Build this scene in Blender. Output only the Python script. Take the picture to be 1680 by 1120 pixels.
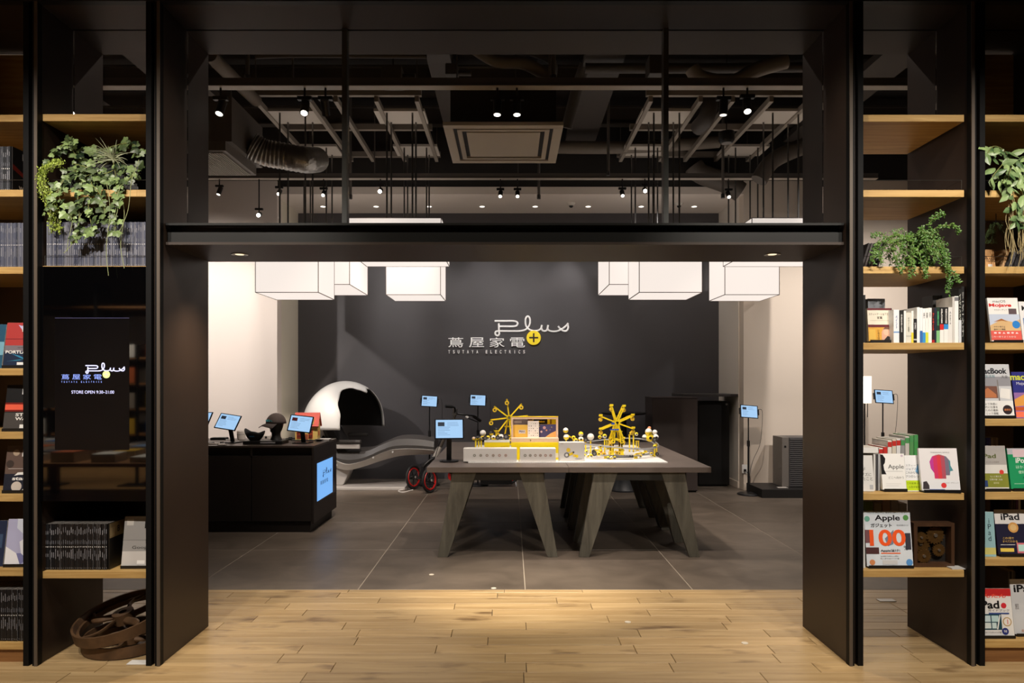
import bpy, bmesh, math, random
from mathutils import Vector, Matrix, Euler
R = random.Random(7)
PI = math.pi
F = 1138.0; H = 1.48; CX = 837.0; CY = 625.0
SC = bpy.context.scene; COL = SC.collection
for _o in list(bpy.data.objects): bpy.data.objects.remove(_o)
# ---------------- camera, world, exposure ----------------
cam = bpy.data.cameras.new('camera'); camo = bpy.data.objects.new('camera', cam); COL.objects.link(camo)
camo.location = (0, 0, H); camo.rotation_euler = (PI/2, 0, 0)
cam.sensor_width = 36; cam.lens = F/1680*36; cam.shift_x = 3/1680; cam.shift_y = 65/1680; cam.clip_end = 60
SC.camera = camo
SC.view_settings.view_transform = 'Standard'; SC.view_settings.look = 'None'
SC.view_settings.gamma = 1; SC.view_settings.use_curve_mapping = False; SC.view_settings.exposure = 0.0
w = bpy.data.worlds.new('world'); SC.world = w; w.use_nodes = True
w.node_tree.nodes['Background'].inputs[0].default_value = (.9, .85, .8, 1)
w.node_tree.nodes['Background'].inputs[1].default_value = 0.012
def P(px, py, Y): return Vector(((px-CX)/F*Y, Y, H-(py-CY)/F*Y))
def PX(px, Y): return (px-CX)/F*Y
def PZ(py, Y): return H-(py-CY)/F*Y
def spot(loc, to, power, angle=60, blend=.6, col=(1, .86, .70), size=.03):
    l = bpy.data.lights.new('spot_light', 'SPOT'); l.energy = power; l.spot_size = math.radians(angle)
    l.spot_blend = blend; l.color = col; l.shadow_soft_size = size
    o = bpy.data.objects.new('spot_light', l); COL.objects.link(o); o.location = loc
    d = Vector(to)-Vector(loc); o.rotation_euler = d.to_track_quat('-Z', 'Y').to_euler(); return o
WARM = (1, .80, .58); NEU = (1, .87, .76)
WALLC = (1, .93, .88); FLC = (1, .88, .72); COOL = (1, .95, .92); SHF = (1, .90, .79)
# shop interior: soffit downlights graze the dark wall
for x, p in ((-2.72, 20), (-1.95, 20), (-1.18, 20), (-.41, 30), (.36, 20), (.84, 20), (1.91, 20), (2.68, 20)):
    spot((x, 10.0, 4.0), (x, 10.42, 2.2), p, 62, .9, COOL, .02)
for x, tx, p in ((-4.6, -4.2, 560), (-3.4, -3.5, 360), (3.6, 3.9, 290), (5.0, 5.0, 280)):
    spot((x, 6.6, 3.9), (tx, 9.4, 1.6), p, 75, .8, WALLC, .05)
for x, y, tx, ty, p in ((-.2, 6.0, 0, 6.6, 330), (.5, 6.0, .7, 6.9, 380), (-1.3, 6.0, -1.7, 8.6, 380), (1.9, 6.0, 2.9, 7.6, 340), (-1.9, 6.0, -2.3, 7.1, 110), (-1.0, 8.2, -2.5, 9.6, 420)):
    spot((x, y, 3.95), (tx, ty, .4), p, 60, .8, NEU, .04)
for x in (-1.7, 0, 1.7): spot((x, 8.3, 3.5), (x, 10.5, 1.8), 120, 85, .9, COOL, .3)
for x, tx, p in ((-1.0, -.6, 250), (.4, .3, 250), (1.3, 1.8, 170)): spot((x, 4.7, 3.9), (tx, 6.0, .2), p, 60, .8, NEU, .04)
# heads of the front track that face out through the entrance
spot((-1.57, 5.25, 3.50), (-1.2, 3.5, 0), 90, 60, .7, FLC, .03)
spot((1.82, 5.25, 3.50), (1.2, 3.5, 0), 90, 60, .7, FLC, .03)
spot((-.1, 5.25, 3.50), (0, 4.7, 0), 60, 45, .8, FLC, .03)
spot((-1.3, 5.2, 4.6), (-2.3, 3.9, 2.7), 42, 70, .6, NEU, .02); spot((1.3, 5.2, 4.6), (2.3, 3.9, 2.7), 42, 70, .6, NEU, .02)
# downlights in the beam and one pool at the threshold
spot((PX(393, 3.94), 3.94, 2.19), (PX(393, 3.94), 3.94, 0), 60, 100, 1, WARM, .02)
spot((PX(1267, 3.94), 3.94, 2.19), (PX(1267, 3.94), 3.94, 0), 60, 100, 1, WARM, .02)
spot((.1, 4.3, 3.9), (.08, 4.88, 0), 850, 30, 1, FLC, .04)
# bookshop ceiling
for x, p in ((-2.8, 310), (-2.15, 310), (2.1, 330), (2.75, 310)): spot((x*.9, .9, 3.8), (x, 3.8, 1.3), p, 55, .7, SHF, .03)
for x in (-1.2, 0, 1.2): spot((x, 2.3, 3.8), (x, 3.9, 0), 78, 70, .8, FLC, .04)
for x, y in ((-.6, 2.6), (.6, 2.6)): spot((x, y, 3.8), (x*3.6, 4.1, 1.3), 75, 60, .8, FLC, .04)
for x, y, ty in ((-4.9, -.6, -1.0), (-6.6, -3.0, -5.2)): spot((x, y, 3.8), (x, ty, .8), 2000, 80, .8, FLC, .05)
spot((.84, 9.9, 4.0), (.84, 10.5, 2.5), 1500, 44, 1, COOL, .02)

# ---------------- materials ----------------
def lin(c):
    c = c/255.0
    return c/12.92 if c <= .04045 else ((c+.055)/1.055)**2.4
def rgb(*c): return (lin(c[0]), lin(c[1]), lin(c[2]), 1)
MC = {}
def mat(col, rough=.5, metal=0, emit=0, ecol=None, noise=0, scale=20, bump=0, spec=.5, alpha=1, coat=0):
    key = (col, rough, metal, emit, ecol, noise, scale, bump, spec, alpha, coat)
    if key in MC: return MC[key]
    m = bpy.data.materials.new('surface'); m.use_nodes = True; nt = m.node_tree; b = nt.nodes['Principled BSDF']
    b.inputs['Base Color'].default_value = rgb(*col); b.inputs['Roughness'].default_value = rough
    b.inputs['Metallic'].default_value = metal; b.inputs['Specular IOR Level'].default_value = spec
    b.inputs['Coat Weight'].default_value = coat
    if emit:
        b.inputs['Emission Color'].default_value = rgb(*(ecol or col)); b.inputs['Emission Strength'].default_value = emit
    if noise or bump:
        tc = nt.nodes.new('ShaderNodeNewGeometry'); n = nt.nodes.new('ShaderNodeTexNoise'); n.inputs['Scale'].default_value = scale
        n.inputs['Detail'].default_value = 5; nt.links.new(tc.outputs['Position'], n.inputs['Vector'])
        if noise:
            r = nt.nodes.new('ShaderNodeMapRange'); r.inputs[1].default_value = .3; r.inputs[2].default_value = .7
            r.inputs[3].default_value = 1-noise; r.inputs[4].default_value = 1+noise
            nt.links.new(n.outputs['Fac'], r.inputs[0])
            v = nt.nodes.new('ShaderNodeVectorMath'); v.operation = 'SCALE'; v.inputs[0].default_value = rgb(*col)[:3]
            nt.links.new(r.outputs[0], v.inputs['Scale']); nt.links.new(v.outputs[0], b.inputs['Base Color'])
        if bump:
            u = nt.nodes.new('ShaderNodeBump'); u.inputs['Strength'].default_value = bump; u.inputs['Distance'].default_value = .01
            nt.links.new(n.outputs['Fac'], u.inputs['Height']); nt.links.new(u.outputs[0], b.inputs['Normal'])
    MC[key] = m; return m
def wood(c1, c2, sx, sy, sz, rough=.5, knots=0, rnd=.25, bump=.15):
    m = bpy.data.materials.new('wood'); m.use_nodes = True; nt = m.node_tree; b = nt.nodes['Principled BSDF']; L = nt.links.new
    g = nt.nodes.new('ShaderNodeNewGeometry'); oi = nt.nodes.new('ShaderNodeObjectInfo')
    mp = nt.nodes.new('ShaderNodeMapping'); mp.inputs['Scale'].default_value = (sx, sy, sz)
    mul = nt.nodes.new('ShaderNodeMath'); mul.operation = 'MULTIPLY'; mul.inputs[1].default_value = 37
    L(oi.outputs['Random'], mul.inputs[0]); cb = nt.nodes.new('ShaderNodeCombineXYZ')
    L(mul.outputs[0], cb.inputs[0]); L(mul.outputs[0], cb.inputs[2]); L(cb.outputs[0], mp.inputs['Location'])
    L(g.outputs['Position'], mp.inputs['Vector'])
    n = nt.nodes.new('ShaderNodeTexNoise'); n.inputs['Scale'].default_value = 1; n.inputs['Detail'].default_value = 8; n.inputs['Roughness'].default_value = .65
    n.inputs['Distortion'].default_value = .8; L(mp.outputs[0], n.inputs['Vector'])
    r = nt.nodes.new('ShaderNodeValToRGB'); r.color_ramp.elements[0].position = .3; r.color_ramp.elements[1].position = .7
    r.color_ramp.elements[0].color = rgb(*c1); r.color_ramp.elements[1].color = rgb(*c2); L(n.outputs['Fac'], r.inputs[0])
    out = r.outputs[0]
    if knots:
        mp2 = nt.nodes.new('ShaderNodeMapping'); mp2.inputs['Scale'].default_value = (3.2, 8.5, 6); L(g.outputs['Position'], mp2.inputs['Vector']); L(cb.outputs[0], mp2.inputs['Location'])
        n2 = nt.nodes.new('ShaderNodeTexNoise'); n2.inputs['Scale'].default_value = 1; n2.inputs['Detail'].default_value = 3; L(mp2.outputs[0], n2.inputs['Vector'])
        mr = nt.nodes.new('ShaderNodeMapRange'); mr.inputs[1].default_value = .60; mr.inputs[2].default_value = .76; mr.inputs[3].default_value = 0; mr.inputs[4].default_value = knots
        L(n2.outputs['Fac'], mr.inputs[0]); mx = nt.nodes.new('ShaderNodeMix'); mx.data_type = 'RGBA'
        L(mr.outputs[0], mx.inputs[0]); L(out, mx.inputs[6]); mx.inputs[7].default_value = rgb(88, 62, 36); out = mx.outputs[2]
    mr2 = nt.nodes.new('ShaderNodeMapRange'); mr2.inputs[3].default_value = 1-rnd; mr2.inputs[4].default_value = 1+rnd*.6; L(oi.outputs['Random'], mr2.inputs[0])
    v = nt.nodes.new('ShaderNodeVectorMath'); v.operation = 'SCALE'; L(out, v.inputs[0]); L(mr2.outputs[0], v.inputs['Scale']); L(v.outputs[0], b.inputs['Base Color'])
    b.inputs['Roughness'].default_value = rough
    if bump:
        u = nt.nodes.new('ShaderNodeBump'); u.inputs['Strength'].default_value = bump; u.inputs['Distance'].default_value = .004
        L(n.outputs['Fac'], u.inputs['Height']); L(u.outputs[0], b.inputs['Normal'])
    return m
def tilemat(c1, c2, rough):
    m = wood(c1, c2, 2.2, 3.0, 3, rough, 0, .12, .05); return m
def glassmat(tint=.92):
    m = bpy.data.materials.new('glass'); m.use_nodes = True; nt = m.node_tree; nt.nodes.clear(); L = nt.links.new
    o = nt.nodes.new('ShaderNodeOutputMaterial'); t = nt.nodes.new('ShaderNodeBsdfTransparent'); t.inputs[0].default_value = (tint, tint, tint, 1)
    g = nt.nodes.new('ShaderNodeBsdfGlossy'); g.inputs['Roughness'].default_value = .0; f = nt.nodes.new('ShaderNodeFresnel'); f.inputs[0].default_value = 1.5
    x = nt.nodes.new('ShaderNodeMixShader'); L(f.outputs[0], x.inputs[0]); L(t.outputs[0], x.inputs[1]); L(g.outputs[0], x.inputs[2]); L(x.outputs[0], o.inputs[0]); return m
# ---------------- mesh builder ----------------
class MB:
    def __init__(s): s.v = []; s.f = []; s.mi = []; s.ms = []; s.M = Matrix(); s.sm = []
    def add(s, vs, fs, m, smooth=False):
        if m not in s.ms: s.ms.append(m)
        k = s.ms.index(m); n = len(s.v); s.v += [s.M @ Vector(p) for p in vs]
        for f in fs: s.f.append([i+n for i in f]); s.mi.append(k); s.sm.append(smooth)
        return s
    def box(s, a, b, m):
        x0, x1 = sorted((a[0], b[0])); y0, y1 = sorted((a[1], b[1])); z0, z1 = sorted((a[2], b[2]))
        return s.add([(x0,y0,z0),(x1,y0,z0),(x1,y1,z0),(x0,y1,z0),(x0,y0,z1),(x1,y0,z1),(x1,y1,z1),(x0,y1,z1)],
              [(0,3,2,1),(4,5,6,7),(0,1,5,4),(1,2,6,5),(2,3,7,6),(3,0,4,7)], m)
    def hexa(s, p, m):   # 4 bottom, 4 top corners (counter-clockwise)
        return s.add(p, [(0,3,2,1),(4,5,6,7),(0,1,5,4),(1,2,6,5),(2,3,7,6),(3,0,4,7)], m)
    def cyl(s, p0, p1, r0, m, r1=None, n=12, cap=True, smooth=True):
        p0 = Vector(p0); p1 = Vector(p1); r1 = r0 if r1 is None else r1; d = (p1-p0).normalized()
        a = d.orthogonal().normalized(); b = d.cross(a); vs = []
        for p, r in ((p0, r0), (p1, r1)):
            for i in range(n): t = 2*PI*i/n; vs.append(p+(a*math.cos(t)+b*math.sin(t))*r)
        s.add(vs, [(i, (i+1) % n, n+(i+1) % n, n+i) for i in range(n)], m, smooth)
        if cap: s.add(vs[:n], [tuple(range(n))[::-1]], m); s.add(vs[n:], [tuple(range(n))], m)
        return s
    def tube(s, pts, r, m, n=6, flat=1.0, closed=False, rr=None):
        pts = [Vector(p) for p in pts]; N = len(pts); vs = []; up = None
        for i, p in enumerate(pts):
            q0 = pts[(i-1) % N] if (closed or i > 0) else p; q1 = pts[(i+1) % N] if (closed or i < N-1) else p
            d = (q1-q0).normalized() if (q1-q0).length > 1e-9 else Vector((0,0,1))
            up = d.orthogonal().normalized() if up is None else (up-d*up.dot(d)).normalized()
            b = d.cross(up); ri = rr[i] if rr else r
            for k in range(n): t = 2*PI*k/n; vs.append(p+(up*math.cos(t)*ri+b*math.sin(t)*ri*flat))
        fs = []
        for i in range(N if closed else N-1):
            j = (i+1) % N
            for k in range(n): fs.append((i*n+k, i*n+(k+1) % n, j*n+(k+1) % n, j*n+k))
        if not closed: fs += [tuple(range(n))[::-1], tuple(range((N-1)*n, N*n))]
        return s.add(vs, fs, m, True)
    def sph(s, c, r, m, nu=12, nv=8, sc=(1,1,1), keep=None):
        c = Vector(c); vs = [c+Vector((0,0,r*sc[2]))]
        for j in range(1, nv):
            t = PI*j/nv
            for i in range(nu): p = 2*PI*i/nu; vs.append(c+Vector((r*sc[0]*math.sin(t)*math.cos(p), r*sc[1]*math.sin(t)*math.sin(p), r*sc[2]*math.cos(t))))
        vs.append(c-Vector((0,0,r*sc[2]))); e = len(vs)-1
        fs = [(0, 1+i, 1+(i+1) % nu) for i in range(nu)]
        for j in range(nv-2):
            for i in range(nu): a = 1+j*nu; fs.append((a+i, a+nu+i, a+nu+(i+1) % nu, a+(i+1) % nu))
        a = 1+(nv-2)*nu; fs += [(a+i, e, a+(i+1) % nu) for i in range(nu)]
        if keep: fs = [f for f in fs if keep(sum((vs[i] for i in f), Vector())/len(f)-c)]
        return s.add(vs, fs, m, True)
    def prism(s, poly, m, y0, y1, plane='xz'):   # polygon extruded along the third axis
        def q(p, t):
            return {'xz': (p[0], t, p[1]), 'yz': (t, p[0], p[1]), 'xy': (p[0], p[1], t)}[plane]
        n = len(poly); A = [q(p, y0) for p in poly]; B = [q(p, y1) for p in poly]
        s.add(A+B, [tuple(range(n)), tuple(range(n, 2*n))[::-1]]+[(i, n+i, n+(i+1) % n, (i+1) % n) for i in range(n)], m)
        return s
    def lathe(s, prof, m, n=20, c=(0,0,0), axis='z'):
        vs = []
        for r, z in prof:
            for i in range(n):
                t = 2*PI*i/n; x, y = r*math.cos(t), r*math.sin(t)
                vs.append((c[0]+x, c[1]+y, c[2]+z) if axis == 'z' else (c[0]+x, c[1]+z, c[2]+y))
        fs = [(j*n+i, j*n+(i+1) % n, (j+1)*n+(i+1) % n, (j+1)*n+i) for j in range(len(prof)-1) for i in range(n)]
        return s.add(vs, fs, m, True)
    def text(s, t, o, u, v, m, h=None, w=None, align='c', bold=0, ext=0, vert=False, maxw=None):
        """letters t around point o (left/centre), u = reading direction, v = up; h glyph height, w total width"""
        vs, fs, (x0, x1, y0, y1) = textgeo(t, bold, ext, vert)
        if not vs: return s
        o, u, v = Vector(o), Vector(u).normalized(), Vector(v).normalized(); nrm = u.cross(v)
        H0 = y1-y0; W0 = x1-x0
        sy = (h/H0) if h else (w/W0); sx = (w/W0) if w else sy
        if maxw and W0*sx > maxw: sx = maxw/W0
        ox = (x0+x1)/2 if align == 'c' else (x0 if align == 'l' else x1); oy = (y0+y1)/2
        s.add([o+u*((p[0]-ox)*sx)+v*((p[1]-oy)*sy)+nrm*(p[2]+ext) for p in vs], fs, m); return s
    def build(s, name, parent=None, loc=None, rot=None, bevel=0, sharp=None):
        me = bpy.data.meshes.new(name); me.from_pydata([tuple(p) for p in s.v], [], s.f)
        for m in s.ms: me.materials.append(m)
        me.polygons.foreach_set('material_index', s.mi); me.polygons.foreach_set('use_smooth', s.sm); 
        if any(s.sm): me.set_sharp_from_angle(angle=math.radians(sharp or 40))
        me.update(); o = bpy.data.objects.new(name, me); COL.objects.link(o)
        if parent: o.parent = parent
        if loc is not None: o.location = loc
        if rot is not None: o.rotation_euler = rot
        if bevel:
            b = o.modifiers.new('bevel', 'BEVEL'); b.width = bevel; b.segments = 2; b.limit_method = 'ANGLE'; b.angle_limit = math.radians(50)
        return o
TG = {}
def textgeo(t, bold=0, ext=0, vert=False):
    k = (t, bold, ext, vert)
    if k in TG: return TG[k]
    if vert: t = '\n'.join(t)
    c = bpy.data.curves.new('t', 'FONT'); c.body = t; c.size = 1; c.offset = bold; c.extrude = ext; c.resolution_u = 4
    if vert: c.align_x = 'CENTER'; c.space_line = .8
    o = bpy.data.objects.new('t', c); me = bpy.data.meshes.new_from_object(o)
    vs = [tuple(p.co) for p in me.vertices]; fs = [tuple(p.vertices) for p in me.polygons]
    bpy.data.objects.remove(o); bpy.data.meshes.remove(me); bpy.data.curves.remove(c)
    bb = (min(p[0] for p in vs), max(p[0] for p in vs), min(p[1] for p in vs), max(p[1] for p in vs)) if vs else (0,1,0,1)
    TG[k] = (vs, fs, bb); return TG[k]
def thing(name, label, cat, loc=(0,0,0), rot=(0,0,0), group=None):
    o = bpy.data.objects.new(name, None); o.empty_display_size = .05; COL.objects.link(o); o.location = loc; o.rotation_euler = rot
    return tag(o, label, cat, group)
def tag(o, label, cat, group=None):
    o['label'] = label; o['category'] = cat
    if group: o['group'] = group
    return o
def struct(o): o['kind'] = 'structure'; return o
def dup(o, parent=None):
    c = o.copy(); COL.objects.link(c)
    if parent is not None: c.parent = parent
    for ch in [x for x in CH.get(o.name, [])]: dup(ch, c)
    return c
CH = {}
def index(o):   # remember the children of a source thing before copying it
    kids = [x for x in o.children]; CH[o.name] = kids
    for k in kids: index(k)
def smooth_path(pts, n=6, closed=False):
    pts = [Vector(p) for p in pts]; N = len(pts); out = []
    for i in range(N if closed else N-1):
        g = lambda k: pts[k % N] if closed else pts[max(0, min(N-1, k))]
        a, b, c, d = g(i-1), g(i), g(i+1), g(i+2)
        for k in range(n):
            t = k/n; out.append(.5*((2*b)+(c-a)*t+(2*a-5*b+4*c-d)*t*t+(3*b-a-3*c+d)*t**3))
    if not closed: out.append(pts[-1])
    return out
STEEL = mat((54, 42, 35), .42, .0, noise=.12, scale=3, spec=.35)
BLK = mat((14, 13, 13), .45); BLKM = mat((22, 22, 24), .35); WHITE = mat((236, 234, 232), .5)
OAK = wood((168, 130, 72), (206, 172, 110), 2.2, 40, 40, .5, .0, .08)
OAKD = wood((120, 80, 44), (150, 106, 62), 2, 2, 30, .5, .0, .08)
GLASS = glassmat()
YEL = mat((250, 222, 40), .4); YEL2 = mat((240, 205, 60), .4); GREY = mat((120, 120, 122), .45); DGREY = mat((52, 50, 50), .5)
CHROME = mat((170, 170, 172), .25, 1)

# ---------------- the shell ----------------
BLACKWALL = mat((74, 71, 73), .55, noise=.05, scale=2); WALL = mat((226, 214, 204), .7); WALLR = mat((214, 200, 184), .7)
VOID = mat((30, 27, 25), .8); HEAD = mat((60, 50, 43), .55, noise=.08, scale=2)
XL, XR = -5.4, 6.2
def B(name, a, b, m, parent=None, bevel=0): return MB().box(a, b, m).build(name, parent, bevel=bevel)
# wooden floor: planks, stone floor: tiles
fl = struct(B('floor', (-9, -7, -.06), (9, 12, -.012), mat((26, 20, 15), .8)))
PLK = wood((152, 124, 84), (190, 164, 122), 1.3, 26, 3, .34, .85, .16, .14)
yrow = 4.925; k = 0
while yrow > 2.75:
    y1 = yrow; y0 = yrow-.1215 if k else 4.865; x = -4.1+R.uniform(0, .8)-.8
    while x < 4.2:
        Lp = R.choice((.55, .75, .9, 1.0, 1.1, 1.2)); dz = R.uniform(-.0006, .0006)
        mb = MB(); g = .0015; c = .0016; a0, a1, b0, b1 = x+g, x+Lp-g, y0+g, y1-g
        mb.add([(a0,b0,-.012),(a1,b0,-.012),(a1,b1,-.012),(a0,b1,-.012),(a0,b0,-c+dz),(a1,b0,-c+dz),(a1,b1,-c+dz),(a0,b1,-c+dz),
                (a0+c,b0+c,dz),(a1-c,b0+c,dz),(a1-c,b1-c,dz),(a0+c,b1-c,dz)],
               [(0,3,2,1),(0,1,5,4),(1,2,6,5),(2,3,7,6),(3,0,4,7),(4,5,9,8),(5,6,10,9),(6,7,11,10),(7,4,8,11),(8,9,10,11)], PLK)
        o = mb.build('plank', fl); x += Lp
    yrow = y0; k += 1
front = B('wood_border', (-9, -7, -.012), (9, yrow, 0), wood((150, 108, 62), (196, 156, 104), 1.3, 9, 3, .4, .6, .1, .1), fl)
GROUT = mat((146, 136, 122), .7); TILE = tilemat((82, 73, 64), (108, 97, 86), .42)
B('grout_bed', (XL, 4.925, -.012), (XR, 10.6, -.0012), GROUT, fl)
T = 1.189; xs = [.107+T*i for i in range(-5, 7)]
for j in range(5):
    y0 = 4.925+T*j-.024; y1 = y0+T
    if j == 0: y0 = 4.928
    for x in xs:
        if x+T < XL or x > XR: continue
        a0, a1, b0, b1 = max(x, XL)+.0035, min(x+T, XR)-.0035, y0+.0035, min(y1, 10.6)-.0035
        MB().box((a0, b0, -.012), (a1, b1, R.uniform(-.0004, .0004)), TILE).build('tile', fl, bevel=.0015)
MB().cyl((0,0,0), (0,0,.004), .03, mat((200, 190, 175), .5), n=14)
for (px, py) in ((708, 942.5), (810, 965), (1030, 1020.5), (1222, 1055)):
    Y = F*H/(py-CY); MB().cyl((PX(px, Y), Y, -.002), (PX(px, Y), Y, .003), .019, mat((205, 196, 180), .45), n=16).build('floor_stud', fl)
# back wall of the shop and its neighbours
struct(B('wall_back', (-3.24, 10.5, 0), (3.17, 10.7, 4.02), BLACKWALL))
struct(B('wall_back_left', (XL-.2, 9.42, 0), (-3.165, 9.6, 4.2), WALL))
struct(B('wall_return_left', (-3.30, 9.6, 0), (-3.21, 10.7, 4.3), mat((232, 224, 205), .7)))
struct(B('wall_back_right', (3.17, 9.42, 0), (XR+.2, 9.6, 4.2), WALLR))
struct(B('wall_return_right', (3.157, 9.6, 0), (3.26, 10.7, 4.3), mat((228, 220, 208), .7)))
struct(B('baseboard_right', (3.175, 9.405, 0), (XR, 9.42, .09), WALLR))
struct(B('baseboard_return', (3.145, 9.6, 0), (3.157, 10.5, .09), WALLR))
struct(B('baseboard_left', (XL, 9.405, 0), (-3.17, 9.42, .09), WALL))
struct(B('soffit', (-3.3, 9.48, 4.02), (3.3, 10.7, 4.10), mat((228, 216, 204), .7)))
struct(B('trim_soffit_face', (XL, 9.44, 4.10), (XR, 9.5, 5.2), VOID))
struct(B('trim_soffit_edge', (-3.17, 9.43, 4.02), (3.17, 9.48, 4.12), mat((228, 216, 204), .7)))
struct(B('wall_left', (XL-.2, 4.25, 0), (XL, 10.7, 5.2), mat((200, 188, 176), .7)))
struct(B('wall_right', (XR, 4.25, 0), (XR+.2, 10.7, 5.2), mat((200, 188, 176), .7)))
struct(B('wall_end', (XL, 10.7, 0), (XR, 10.8, 5.3), VOID))
struct(B('ceiling', (XL-.2, 3.75, 5.2), (XR+.2, 10.7, 5.35), VOID))
# bookshop behind the camera
BW = mat((96, 84, 72), .8)
struct(B('wall_shop_back', (-9, -7.2, 0), (9, -7, 3.9), BW)); struct(B('wall_shop_left', (-9.2, -7, 0), (-9, 12, 5.4), BW)); struct(B('wall_shop_right', (9, -7, 0), (9.2, 12, 5.4), BW))
struct(B('ceiling_shop', (-9.2, -7.2, 3.9), (9.2, 3.6, 4.05), mat((60, 54, 48), .8)))
# steel header over the whole front: fascia + soffit plate
hd = struct(B('trim_header', (-9, 3.6, 3.452), (9, 3.64, 5.3), mat((20, 18, 17), .5)))
B('header_soffit', (-4.2, 3.64, 3.452), (4.2, 3.893, 3.50), HEAD, hd); B('header_soffit', (-4.2, 3.907, 3.452), (4.2, 4.19, 3.50), HEAD, hd)
B('header_back', (-9, 4.15, 3.50), (9, 4.19, 5.2), VOID, hd)
struct(B('wall_front_left', (-9, 4.15, 0), (-3.17, 4.19, 3.45), mat((70, 60, 52), .7)))
struct(B('wall_front_right', (3.10, 4.15, 0), (9, 4.19, 3.45), mat((70, 60, 52), .7)))
# glazing above the beam
ZB = 1.48+258/F*3.68   # top of beam
for i, (a, b) in enumerate(((-2.457, -1.892), (-1.818, PX(563, 3.9)), (PX(571, 3.9), PX(1087, 3.9)), (PX(1095, 3.9), 1.762), (1.834, 2.398)), 1):
    z0 = 2.888 if i in (1, 5) else ZB+.004
    g = struct(B('window_%d' % i, (a+.004, 3.895, z0), (b-.004, 3.905, 3.47), GLASS))
for i, px in enumerate((567, 1091), 1):
    struct(MB().box((PX(px-4, 3.9), 3.87, ZB+.002), (PX(px+4, 3.9), 3.93, 3.450), mat((96, 98, 98), .3, .6)).build('trim_%d' % i))
# ---------------- steel beam over the entrance ----------------
bm = thing('steel_beam', 'long black steel channel beam spanning the entrance below the glazing', 'beam', (-.03, 3.7, 2.2))
def LB(o, a, b): return (a[0]-o.location.x, a[1]-o.location.y, a[2]-o.location.z), (b[0]-o.location.x, b[1]-o.location.y, b[2]-o.location.z)
def part(name, a, b, m, o, bevel=0):
    p, q = LB(o, a, b); return MB().box(p, q, m).build(name, o, bevel=bevel)
BEAM = mat((26, 27, 27), .38, .3)
ZU = PZ(402.5, 3.68)
part('top_flange', (-1.818, 3.66, ZB-.012), (1.762, 4.185, ZB), BEAM, bm)
part('bottom_flange', (-1.818, 3.66, ZU), (1.762, 4.185, ZU+.014), mat((50, 38, 30), .5), bm)
part('web', (-1.818, 3.715, ZU+.015), (1.762, 3.735, ZB-.013), BEAM, bm)
part('front_plate', (-1.818, 3.68, ZU+.015), (1.762, 3.70, ZB-.045), BEAM, bm)
for px in (393, 1267):
    x = PX(px, 3.94); d = MB(); c = (x-bm.location.x, 3.94-3.7, ZU-2.2)
    d.lathe([(.024, -.0005), (.045, -.004), (.047, 0), (.045, .006)], mat((150, 146, 138), .3, .7), 24, c)
    o = d.build('downlight_ring', bm); o2 = MB().cyl((c[0], c[1], c[2]-.0004), (c[0], c[1], c[2]-.0014), .024, mat((255, 236, 200), .5, emit=1.2), n=18).build('downlight_lens', bm)
# ---------------- bookcases ----------------
SHZ = [2.883, PZ(311, 3.645), PZ(437, 3.645)]
FLG = mat((7, 7, 8), .6, spec=.2)
def upright(bc, x0, x1):
    e = [('side_plate', (x0, 3.635, 0), (x1, 4.19, 3.452)), ('front_flange', (x0-.004, 3.606, 0), (x0+(x1-x0)*.36, 3.640, 3.452)), ('front_flange', (x0+(x1-x0)*.64, 3.606, 0), (x1+.004, 3.640, 3.452))]
    up = None
    for nme, a, b in e:
        p, q = LB(bc, a, b); m = STEEL if nme == 'side_plate' else FLG
        if up is None: up = MB().box(p, q, m).build('upright', bc)
        else: MB().box(p, q, m).build(nme, up)
    xs_ = (x1-.012, x1+.004) if x1 < 0 else (x0-.004, x0+.012); p, q = LB(bc, (xs_[0], 3.600, 0), (xs_[1], 3.606, 3.452)); MB().box(p, q, mat((84, 74, 64), .5)).build('lit_edge_strip', up)  # lighter steel tone stands for light caught on the inner edge
def board(bc, x0, x1, z, d=.525, th=.037):
    p, q = LB(bc, (x0+.002, 3.645, z-th), (x1-.002, 3.645+d, z)); return MB().box(p, q, OAK).build('shelf_board', bc, bevel=.002)
def rail(bc, x0, x1, z, h=.055):
    m = mat((90, 88, 84), .3, .8); y = 3.66; ox, oy, oz = bc.location
    MB().tube([(x0-ox, y+.4-oy, z+h-oz), (x0-ox, y-oy, z+h-oz), (x1-ox, y-oy, z+h-oz), (x1-ox, y+.4-oy, z+h-oz)], .0013, m, 5).cyl((x1-ox, y-oy, z-oz), (x1-ox, y-oy, z+h-oz), .0013, m, n=5).cyl((x0-ox, y-oy, z-oz), (x0-ox, y-oy, z+h-oz), .0013, m, n=5).build('wire_rail', bc)
bl = thing('bookcase', 'black steel bookcase with oak boards left of the entrance', 'bookcase', (-2.45, 3.61, 0))
br = thing('bookcase', 'black steel bookcase with oak boards right of the entrance', 'bookcase', (2.43, 3.61, 0))
for a, b in ((-1.890, -1.823), (-2.528, -2.460), (-3.17, -3.10)): upright(bl, a, b)
for a, b in ((1.767, 1.832), (2.40, 2.465), (3.03, 3.10)): upright(br, a, b)
bz = lambda y: PZ(y, 3.645)
Z1 = [bz(187), bz(311), bz(436), bz(937)]; Z2 = [bz(188), bz(311), bz(437.5), bz(604), bz(708.5), bz(811), bz(933.5), bz(1054)]
ZR1 = [bz(188), bz(311.5), bz(437), bz(562), bz(808.5), bz(935)]; ZR2 = [bz(188), bz(312), bz(437), bz(562), bz(687), bz(808), bz(916.5), bz(1051)]
LX = (-2.460, -1.890); LX2 = (-3.10, -2.528); RX = (1.832, 2.40); RX2 = (2.465, 3.03)
for z in Z1: board(bl, *LX, z)
for z in Z2: board(bl, *LX2, z)
for z in ZR1: board(br, RX[0], RX[1]-.012, z)
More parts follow.
